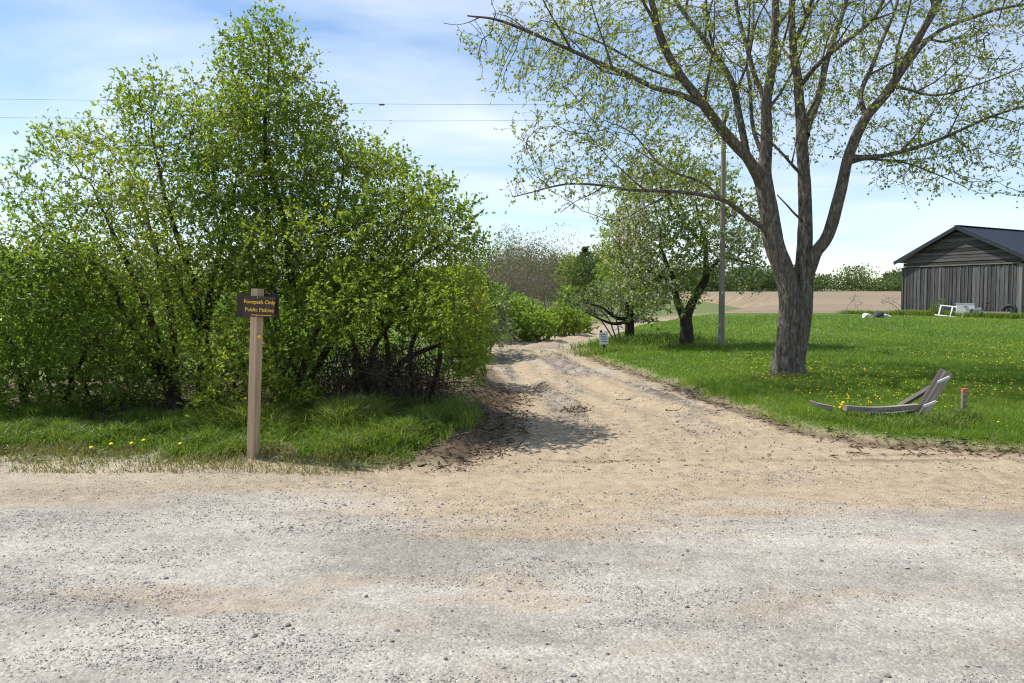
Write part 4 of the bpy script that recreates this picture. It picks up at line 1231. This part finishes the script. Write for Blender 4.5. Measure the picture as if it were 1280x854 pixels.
def beam(nm, pts_, hw, hh, mat):
    pts_ = np.asarray(pts_); d_ = norm(np.gradient(pts_, axis=0)); sd = norm(np.cross(d_, np.tile(A(0, 0, 1), (len(d_), 1)))); u_ = np.cross(sd, d_)
    hh = np.broadcast_to(hh, (len(pts_),))[:, None]; hw = np.broadcast_to(hw, (len(pts_),))[:, None]
    ring = np.stack([pts_ + sd * hw + u_ * hh, pts_ - sd * hw + u_ * hh, pts_ - sd * hw - u_ * hh, pts_ + sd * hw - u_ * hh], 1).reshape(-1, 3)
    n_ = len(pts_); q_ = [(i * 4 + j, i * 4 + (j + 1) % 4, i * 4 + 4 + (j + 1) % 4, i * 4 + 4 + j) for i in range(n_ - 1) for j in range(4)]
    q_ += [(3, 2, 1, 0), (n_ * 4 - 4, n_ * 4 - 3, n_ * 4 - 2, n_ * 4 - 1)]
    return part(nm, wf, ring, np.array(q_), mat)
beam("runner", c, .05, .032, M["old_wood"])
c = catmull(np.array([px(1012, 502, WY + .3), px(1022, 506, WY + .25), px(1040, 511, WY + .2)]), .05)
beam("broken_end", c, .04, np.linspace(.015, .035, len(c)), M["old_wood"])
c = catmull(np.array([px(1086, 518, WY + .2), px(1110, 519, WY + .2), px(1142, 515, WY + .2)]), .08)
beam("lower_rail", c, .05, .03, M["old_wood_dark"])
kb = px(1204, 525, WY); kb[2] = Hs(kb[0], kb[1])
M["pink"] = plain_mat("pink_marker_paint", (.62, .12, .10), .6)
kt = px(1205, 486, WY)
sk = thing("marker_stake", kb, "short grey wooden stake with pink painted top beside the broken wooden frame", "stake")
axk = Vector(kt - kb); Rk = Vector((0, 0, 1)).rotation_difference(axk.normalized()).to_matrix()
MB().box((kt - kb) * .44, (.05, .045, axk.length * .9), Rk, bev=.004).build("stake", sk, M["old_wood"])
MB().box((kt - kb) * .945, (.053, .048, axk.length * .11), Rk, bev=.004).build("painted_top", sk, M["pink"])

# ------------------------------------------------------------------ grass
def blades(P, h, w, lean, mat_attr=None, seg=1):
    n = len(P); a = rng.random(n) * 2 * np.pi; b = rng.random(n) * 2 * np.pi
    side = np.stack([np.cos(a), np.sin(a), 0 * a], 1) * (w / 2)[:, None]
    ln = np.stack([np.cos(b), np.sin(b), 0 * b], 1) * (h * lean)[:, None]
    up_v = np.zeros((n, 3)); up_v[:, 2] = h
    if seg == 1:
        v = np.stack([P - side, P + side, P + up_v + ln], 1).reshape(-1, 3)
        return v, [np.arange(n * 3).reshape(-1, 3)], 3
    mid = P + up_v * .62 + ln * .35
    tip = P + up_v * (1 - .25 * lean[:, None]) + ln * 1.15
    v = np.stack([P - side, P + side, mid - side * .75, mid + side * .75, tip], 1).reshape(-1, 3)
    k = (np.arange(n) * 5)[:, None]
    return v, [k + np.array([[0, 1, 3, 2]]), k + np.array([[2, 3, 4]])], 5
def scatter(n, x0, x1, y0, y1, power=0.0):
    x = rng.uniform(x0, x1, n)
    if power:
        u = rng.random(n); e_ = 1 - power
        y = (y0 ** e_ + u * (y1 ** e_ - y0 ** e_)) ** (1 / e_)
    else: y = rng.uniform(y0, y1, n)
    return x, y
# lawn: fan of ground to the right of the track
N = 430000
u, = (rng.random(N),)
y = (8 ** -.9 + u * (48 ** -.9 - 8 ** -.9)) ** (1 / -.9)
x = rng.uniform(-.02, 1.02, N) * y
_, _, _, d_, _, _ = fields(x, y)
k = (d_ > .0) & (rng.random(N) < sstep(-.05, np.where(y < 10, .8, .4), d_ + (fbm(x * 2, y * 2, 2, 73) - .5) * .5) + .06); x, y, d_ = x[k], y[k], d_[k]
P = np.stack([x, y, height(x, y) - .005], 1)
g = fbm(x * .6, y * .6, 3, 71)
h = (.03 + .045 * rng.random(len(x))) * (.6 + .9 * g) * np.clip(1 + (y - 8) / 60, 1, 1.5)
w = (.006 + .004 * rng.random(len(x))) * np.clip(y / 9, 1, 5)
v, f, m_ = blades(P, h, w, .3 + .9 * rng.random(len(x)))
rn = np.clip(rng.random(len(x)) * .55 + (g - .5) * .9 + (fbm(x * .18, y * .14, 3, 75) - .5) * 1.1 + .16 + .35 * (d_ < .25) * rng.random(len(x)), 0, 1)
tag(link("lawn_grass", make_mesh("lawn_grass", v, f, [M["lawn_blade"]], False, dict(rnd=np.repeat(rn, m_)))), "short mown green grass covering the lawn", "grass", kind="stuff")
# verge: tall grass behind, short dry strip at the road edge
N = 120000
x, y = rng.uniform(-7.5, .2, N), rng.uniform(7.1, 10.2, N)
dl_, dro, dtk, _, _, _ = fields(x, y)
clump = fbm(x * 1.6, y * 1.6, 3, 81)
k = (dl_ > -.05) & (rng.random(N) < np.where(dro < .45, .3 + .5 * dro, 1.0) * sstep(3.0, 1.4, dro) * sstep(.30, .75, dtk + (clump - .5) * .8)) & (rng.random(N) < .25 + sstep(.26, .38, clump))
x, y, dro, clump, dtk = x[k], y[k], dro[k], clump[k], dtk[k]
P = np.stack([x, y, height(x, y) - .01], 1)
tall = sstep(.25, 1.0, dro + (fbm(x * 2.5, y * 2.5, 2, 83) - .5) * .7)
h = (.03 + .06 * rng.random(len(x)) ** 2) * (1 - tall) + tall * (.04 + .78 * np.clip(clump - .34, 0, .5) ** 1.15 + .10 * rng.random(len(x)) ** 2)
w = .006 + .005 * rng.random(len(x)) + .003 * tall
dry = (tall < .4)
for nm, sel, mat, lab in (("tall_grass", ~dry, "tall_blade", "tall lush green grass along the foot of the thicket"), ("dry_grass", dry, "dry_blade", "short yellowed grass strip between the gravel road and tall grass")):
    v, f, m_ = blades(P[sel], h[sel], w[sel], .25 + .8 * rng.random(sel.sum()), seg=2)
    tag(link(nm, make_mesh(nm, v, f, [M[mat]], False, dict(rnd=np.repeat(np.clip(rng.random(sel.sum()) * .8 + (clump[sel] - .5) * .6 + .1, 0, 1), m_)))), lab, "grass", kind="stuff")
# rough tufts by the wooden frame, the maple foot, the barn and the apple trees
V_, F1, F2, R_, k0 = [], [], [], [], 0
tufts = [(px(1090, 527, 9.6), .45, .12, 500), (px(1130, 528, 9.5), .5, .16, 900), (px(1175, 528, 9.6), .35, .20, 600), (px(1205, 528, 9.8), .16, .22, 260), (px(1010, 492, 13.2), .35, .16, 400),
         (px(986, 472, 15), .5, .12, 500), (px(1050, 515, 9.9), .25, .13, 250), (px(760, 436, 22.8), .8, .25, 700), (px(800, 420, 25.5), 1.6, .35, 2200), (px(860, 430, 23.2), .6, .2, 600), (px(902, 434, 22.1), .3, .2, 300)]
for s_ in range(34):
    gp = gable_pt(1122 + s_ * 4.6, .5 + rng.random() * .7); tufts.append((gp, .55, .42, 160))
    if s_ < 12: tufts.append((gable_pt(1060 + s_ * 6, 1.5), .5, .35, 90))
for c_, rad, hh, n_ in tufts:
    x = c_[0] + rng.normal(size=n_) * rad * .6; y = c_[1] + rng.normal(size=n_) * rad * .5
    P = np.stack([x, y, height(x, y) - .01], 1)
    sc_ = max(1, c_[1] / 14)
    v, f, m_ = blades(P, hh * (.4 + .7 * rng.random(n_)), (.008 + .006 * rng.random(n_)) * sc_, .3 + .7 * rng.random(n_), seg=2)
    V_.append(v); F1.append(f[0] + k0); F2.append(f[1] + k0); k0 += len(v); R_.append(np.repeat(rng.random(n_), m_))
tag(link("long_grass", make_mesh("long_grass", np.vstack(V_), [np.vstack(F1), np.vstack(F2)], [M["tall_blade"]], False, dict(rnd=np.concatenate(R_)))), "unmown grass tufts round the wooden frame, tree feet and barn wall", "grass", kind="stuff")

# dandelions
M["dandelion"] = plain_mat("dandelion_yellow", (.80, .58, .01), .7, 0, .12)
M["stem"] = plain_mat("dandelion_stem", (.14, .20, .06), .6)
def dandelion_arrays():
    a = np.arange(8) / 8 * 2 * np.pi
    r1 = np.stack([np.cos(a), np.sin(a), 0 * a], 1) * .024; r1[:, 2] = .10
    r2 = np.stack([np.cos(a + .3), np.sin(a + .3), 0 * a], 1) * .017; r2[:, 2] = .112
    v = np.vstack([r1, r2, [[0, 0, .116]], [[0, 0, .094]], [[.003, 0, .095], [-.002, .003, .095], [-.002, -.003, .095], [.004, 0, -.02], [-.003, .004, -.02], [-.003, -.004, -.02]]])
    t = []
    for i in range(8):
        j = (i + 1) % 8
        t += [(i, j, 8 + j), (i, 8 + j, 8 + i), (8 + i, 8 + j, 16), (j, i, 17)]
    nh = len(t)
    for i in range(3):
        j = (i + 1) % 3; t += [(18 + i, 21 + i, 21 + j), (18 + i, 21 + j, 18 + j)]
    return v, np.array(t), np.array([0] * nh + [1] * (len(t) - nh))
dv, dt, dm = dandelion_arrays()
dme = make_mesh("dandelion", dv, dt, [M["dandelion"], M["stem"]], True, fmat=dm)
cand_y = (9 ** -.4 + rng.random(9000) * (44 ** -.4 - 9 ** -.4)) ** (1 / -.4)
cand_x = rng.uniform(.06, .72, 9000) * cand_y
_, _, _, d_, _, _ = fields(cand_x, cand_y)
dens = fbm(cand_x * .35, cand_y * .22, 3, 91)
k = (d_ > .5) & (rng.random(9000) < sstep(.50, .66, dens) * .42 + .012)
cx_, cy_ = cand_x[k], cand_y[k]
o_ = np.argsort(cy_); cx_, cy_ = cx_[o_], cy_[o_]
cz_ = height(cx_, cy_)
for i in range(min(300, len(cx_))):
    o = link("dandelion", dme); o.location = (cx_[i], cy_[i], cz_[i] - .02); o.rotation_euler = (rng.normal() * .25, rng.normal() * .25, rng.random() * 6)
    s_ = .38 + .3 * rng.random(); o.scale = (s_, s_, .55 + .4 * rng.random())
    marks = (("the foot of the big maple", tb), ("the broken wooden frame", wb), ("the grey utility pole", pb), ("the apple tree's trunk", ab), ("the barn", BC), ("the small notice sign", nb))
    dm_ = [math.hypot(cx_[i] - m_[0], cy_[i] - m_[1]) for _, m_ in marks]; j_ = int(np.argmin(dm_))
    tag(o, "yellow dandelion flowering in the lawn %s %s" % ("close to" if dm_[j_] < 3 else "a few metres from", marks[j_][0]), "dandelion", "dandelions on the lawn")
rest = np.arange(300, len(cx_))
if len(rest):
    V = (dv[None] * (.55 + .3 * rng.random((len(rest), 1, 1))) + np.stack([cx_[rest], cy_[rest], cz_[rest] - .02], 1)[:, None]).reshape(-1, 3)
    T = (dt[None] + (np.arange(len(rest)) * len(dv))[:, None, None]).reshape(-1, 3)
    tag(link("dandelions", make_mesh("dandelions", V, T, [M["dandelion"], M["stem"]], True, fmat=np.tile(dm, len(rest)))), "yellow dandelions scattered over the upper lawn toward the field", "dandelions", kind="stuff")
print("dandelions", len(cx_))
for (x, y, Yd) in ((115, 566, 7.9), (140, 561, 8), (183, 558, 8.1), (165, 562, 8), (227, 560, 8), (392, 551, 8.3), (423, 552, 8.3), (458, 555, 8.2), (457, 532, 8.8), (477, 528, 9), (500, 546, 8.4), (535, 525, 9), (540, 529, 8.9), (430, 543, 8.5), (459, 546, 8.4), (512, 537, 8.8)):
    p_ = px(x, y, Yd); g_ = Hs(p_[0], p_[1])
    o = link("dandelion", dme); o.location = (p_[0], p_[1], g_ - .01); zz = max(.8, min(3.4, (p_[2] - g_) / .11)); o.scale = (1, 1, zz); o.rotation_euler = (.3, .1 * rng.normal(), 0)
    tag(o, "yellow dandelion rising through the tall grass before the thicket", "dandelion", "dandelions along the thicket")
fl = thing("yellow_flower", px(1053, 514, 10.1), "upright yellow flower cluster beside the broken wooden frame", "flower")
fl.location.z = Hs(fl.location.x, fl.location.y)
for dx, dy, dz in ((0, 0, .16), (-.02, .01, .125), (.025, 0, .12), (.005, -.02, .19)):
    v, q = tube([(dx, dy, dz - .02), (dx, dy, dz), (dx, dy, dz + .018)], [.012, .03, .012], 8)
    part("flower_head", fl, v, q, M["dandelion"], True, world_co=False)
v, q = tube([(0, 0, -.02), (0, 0, .15)], .008, 5); part("stem", fl, v, q, M["stem"], world_co=False)

# ------------------------------------------------------------------ gravel, stones, litter, sticks
octv = np.array([(1, 0, 0), (-1, 0, 0), (0, 1, 0), (0, -1, 0), (0, 0, 1), (0, 0, -1)], float)
octf = np.array([(0, 2, 4), (2, 1, 4), (1, 3, 4), (3, 0, 4), (2, 0, 5), (1, 2, 5), (3, 1, 5), (0, 3, 5)])
def pebbles(x, y, r, nm, lab, mat=None):
    n_ = len(x); a = rng.random(n_) * 6.28
    s_ = r[:, None] * (.55 + .7 * rng.random((n_, 3))) * np.array([1, 1, .62])
    v = octv[None] * s_[:, None] + rng.normal(size=(n_, 6, 3)) * (r * .16)[:, None, None]
    c_, sn = np.cos(a)[:, None], np.sin(a)[:, None]
    v = np.stack([v[..., 0] * c_ - v[..., 1] * sn, v[..., 0] * sn + v[..., 1] * c_, v[..., 2]], -1)
    v = v + np.stack([x, y, height(x, y) + r * .15], 1)[:, None]
    f = (octf[None] + (np.arange(n_) * 6)[:, None, None]).reshape(-1, 3)
    tag(link(nm, make_mesh(nm, v.reshape(-1, 3), f, [mat or M["pebble"]], False, dict(rnd=np.repeat(rng.random(n_), 6)))), lab, "gravel", kind="stuff")
N = 150000
y = 2.6 * (7.4 / 2.6) ** rng.random(N); x = rng.uniform(-.75, .75, N) * y
pn = fbm(x * .9 + 9, y * 2.6, 5, 101, .6)
dl_, _, _, dr_, _, _ = fields(x, y)
k = (rng.random(N) < .10 + .8 * sstep(.48, .62, pn)) & (dl_ < .05) & (dr_ < 0)
x, y = x[k][:52000], y[k][:52000]
pebbles(x, y, .0028 + .006 * rng.random(len(x)) ** 3, "road_gravel", "fine grey crushed gravel spread over the road")
N = 60000
x, y = rng.uniform(-2, 7, N), rng.uniform(5.4, 13, N)
pn = fbm(x * .8 + 2, y * 1.7, 4, 111)
dl_, _, _, dr_, _, _ = fields(x, y)
k = (rng.random(N) < .03 + .7 * sstep(.54, .66, pn)) & (dl_ < 0) & (dr_ < .05)
x, y = x[k][:14000], y[k][:14000]
pebbles(x, y, .004 + .011 * rng.random(len(x)) ** 3, "track_gravel", "small stones strewn over the tan mouth of the track")
stone_me = [rock_mesh("loose_stone", 200 + i, plain_mat("loose_stone_grey", c_, .9), 1) for i, c_ in enumerate(((.17, .165, .155), (.22, .21, .195), (.36, .34, .30), (.17, .155, .135), (.30, .29, .28)))]
cnt = [0, 0]
for i in range(420):
    if i < 200:
        y_ = 3.2 * (6.0 / 3.2) ** rng.random(); x_ = rng.uniform(-.66, .66) * y_
    else:
        y_ = rng.uniform(5.8, 12); x_ = rng.uniform(-2.5, 5)
    d1, _, _, d2, _, _ = fields(np.array([x_]), np.array([y_]))
    if d1[0] > -.1 or d2[0] > -.1: continue
    tr = x_ > -.8 and y_ > 5.7
    if cnt[int(tr)] >= 130: continue
    cnt[int(tr)] += 1
    o = link("loose_stone", stone_me[rng.integers(5)]); s_ = .007 + .011 * rng.random() ** 2.2
    o.location = (x_, y_, Hs(x_, y_) + s_ * .2); o.scale = (s_ * (1 + .5 * rng.random()), s_, s_ * .55); o.rotation_euler = (rng.normal() * .2, rng.normal() * .2, rng.random() * 6)
    tone = ("dark grey", "mid grey", "pale buff", "brownish grey", "light grey")[stone_me.index(o.data)]
    tag(o, "%s %s loose stone on %s" % ("tiny" if s_ < .009 else "larger" if s_ > .0125 else "small", tone, "the tan dirt of the track mouth" if tr else "the grey gravel road"), "stone", "stones on the track" if tr else "stones on the road")
N = 90000
x, y = rng.uniform(-1.4, 6, N), 7.3 + 22 * rng.random(N) ** 1.6
dl_, _, _, dr_, xb2, xr2 = fields(x, y)
t2 = (x - xb2) / np.maximum(xr2 - xb2, .3)
st2 = sstep(.50, .64, fbm(t2 * 7 + .25 * fbm(x, y * .4, 2, 62), y * .22, 3, 63)) * sstep(8, 11, y)
edge2 = sstep(-.5, -.05, dl_) + .7 * sstep(-.4, -.05, dr_)
k = (dl_ < .05) & (dr_ < .02) & (rng.random(N) < .05 + .5 * st2 + .4 * edge2 * (fbm(x * 2, y * 2, 2, 65) > .5))
x, y = x[k][:16000], y[k][:16000]
M["soil_clod"] = rnd_mat("soil_clod", [(0, (.13, .095, .062)), (.5, (.27, .21, .14)), (1, (.40, .33, .24))])
pebbles(x, y, .005 + .017 * rng.random(len(x)) ** 2.5, "soil_crumbs", "crumbled soil clods along the wheel ruts of the track", M["soil_clod"])
# soil heap on the track
hp = px(722, 516, 11.4); hp[2] = Hs(hp[0], hp[1])
M["clod"] = plain_mat("dry_clod", (.27, .205, .135), .95)
sh = thing("soil_heap", hp, "small heap of dry soil clods in the middle of the dirt track", "soil heap")
cm = rock_mesh("clod", 300, M["clod"], 1)
for i in range(46):
    o = link("clod", cm, sh); a = rng.random() * 6.28; r_ = .22 * rng.random() ** .6; s_ = .018 + .03 * rng.random()
    o.location = (math.cos(a) * r_ * 1.2, math.sin(a) * r_ * .8, max(0, .085 - r_ * .36) * rng.random() + .01); o.scale = (s_, s_ * .8, s_ * .7); o.rotation_euler = tuple(rng.random(3) * 6)
# litter and straw on the bank
N = 16000
x, y = rng.uniform(-6, .6, N), rng.uniform(7.2, 13.5, N)
dl_, dro, dtk, _, _, _ = fields(x, y)
k = (dro > .25) & (dtk > -.35) & ((dtk < .8) | (dro > 1.5) | (rng.random(N) < .12))
x, y = x[k], y[k]; n_ = len(x)
a = rng.random(n_) * 6.28
v, f = leaves(np.stack([x, y, height(x, y) + .006 + .02 * rng.random(n_)], 1), np.stack([np.cos(a), np.sin(a), .25 * rng.normal(size=n_)], 1), .075, .9, .1, wid=.16, var=.6)
tag(link("litter", make_mesh("litter", v, f, [M["litter"]], False, dict(rnd=np.repeat(rng.random(n_), 4)))), "dead stalks and leaf litter on the crumbling track bank", "litter", kind="stuff")
N = 16000
x, y = rng.uniform(1.5, 8, N), 7.8 + 14 * rng.random(N) ** 2; _, _, _, d_, _, _ = fields(x, y)
k = ((np.abs(d_ + .02) < .2) | ((y < 9.5) & (d_ > -.15) & (d_ < .4))) & (y > 8.05 + .1 * rng.random(N)); x, y = x[k], y[k]; n_ = len(x); a = rng.random(n_) * 6.28
v, f = leaves(np.stack([x, y, height(x, y) + .006], 1), np.stack([np.cos(a), np.sin(a), .2 * rng.normal(size=n_)], 1), .08, .9, .1, wid=.14, var=.6)
tag(link("litter", make_mesh("litter", v, f, [M["litter"]], False, dict(rnd=np.repeat(rng.random(n_), 4)))), "dead grass and stalks along the lawn edge of the track", "litter", kind="stuff")
M["dead_wood"] = bark_mat("bleached_dead_wood", (.18, .16, .14), (.34, .31, .28), (.48, .45, .41), 25, 1)
for (pts_, r_, lab, m_) in (
    ([(452, 494, 9.4), (462, 502, 9.4), (480, 512, 9.3), (505, 518, 9.2)], .014, "bleached fallen branch lying in the grass before the brambles", "dead_wood"),
    ([(447, 494, 9.3), (444, 504, 9.3), (442, 513, 9.25)], .013, "short bleached stub standing among the brambles", "dead_wood"),
    ([(8, 536, 8.6), (25, 541, 8.6), (50, 545, 8.55)], .014, "grey fallen branch under the light green shrub", "dead_wood"),
    ([(832, 510, 11.6), (845, 512, 11.5), (862, 508, 11.6)], .010, "thin dark stick lying on the right half of the dirt track", "twig"),
    ([(770, 497, 13), (785, 498, 12.9), (800, 496, 13)], .009, "thin dark twig lying across the middle rut of the track", "twig")):
    P_ = [px(*p_) for p_ in pts_]
    if m_ == "twig":
        for p_ in P_: p_[2] = Hs(p_[0], p_[1]) + .008
    t = thing("fallen_stick", P_[0], lab, "stick")
    c = catmull(np.array(P_), .05); v, q = tube(c, np.linspace(r_, r_ * .5, len(c)), 6)
    part("stick", t, v, q, M[m_], True)
    v, q = tube([c[len(c) // 2], c[len(c) // 2] + A(.06, .03, .05), c[len(c) // 2] + A(.14, .05, .07)], [r_ * .5, r_ * .4, r_ * .2], 5)
    part("side_shoot", t, v, q, M[m_], True)
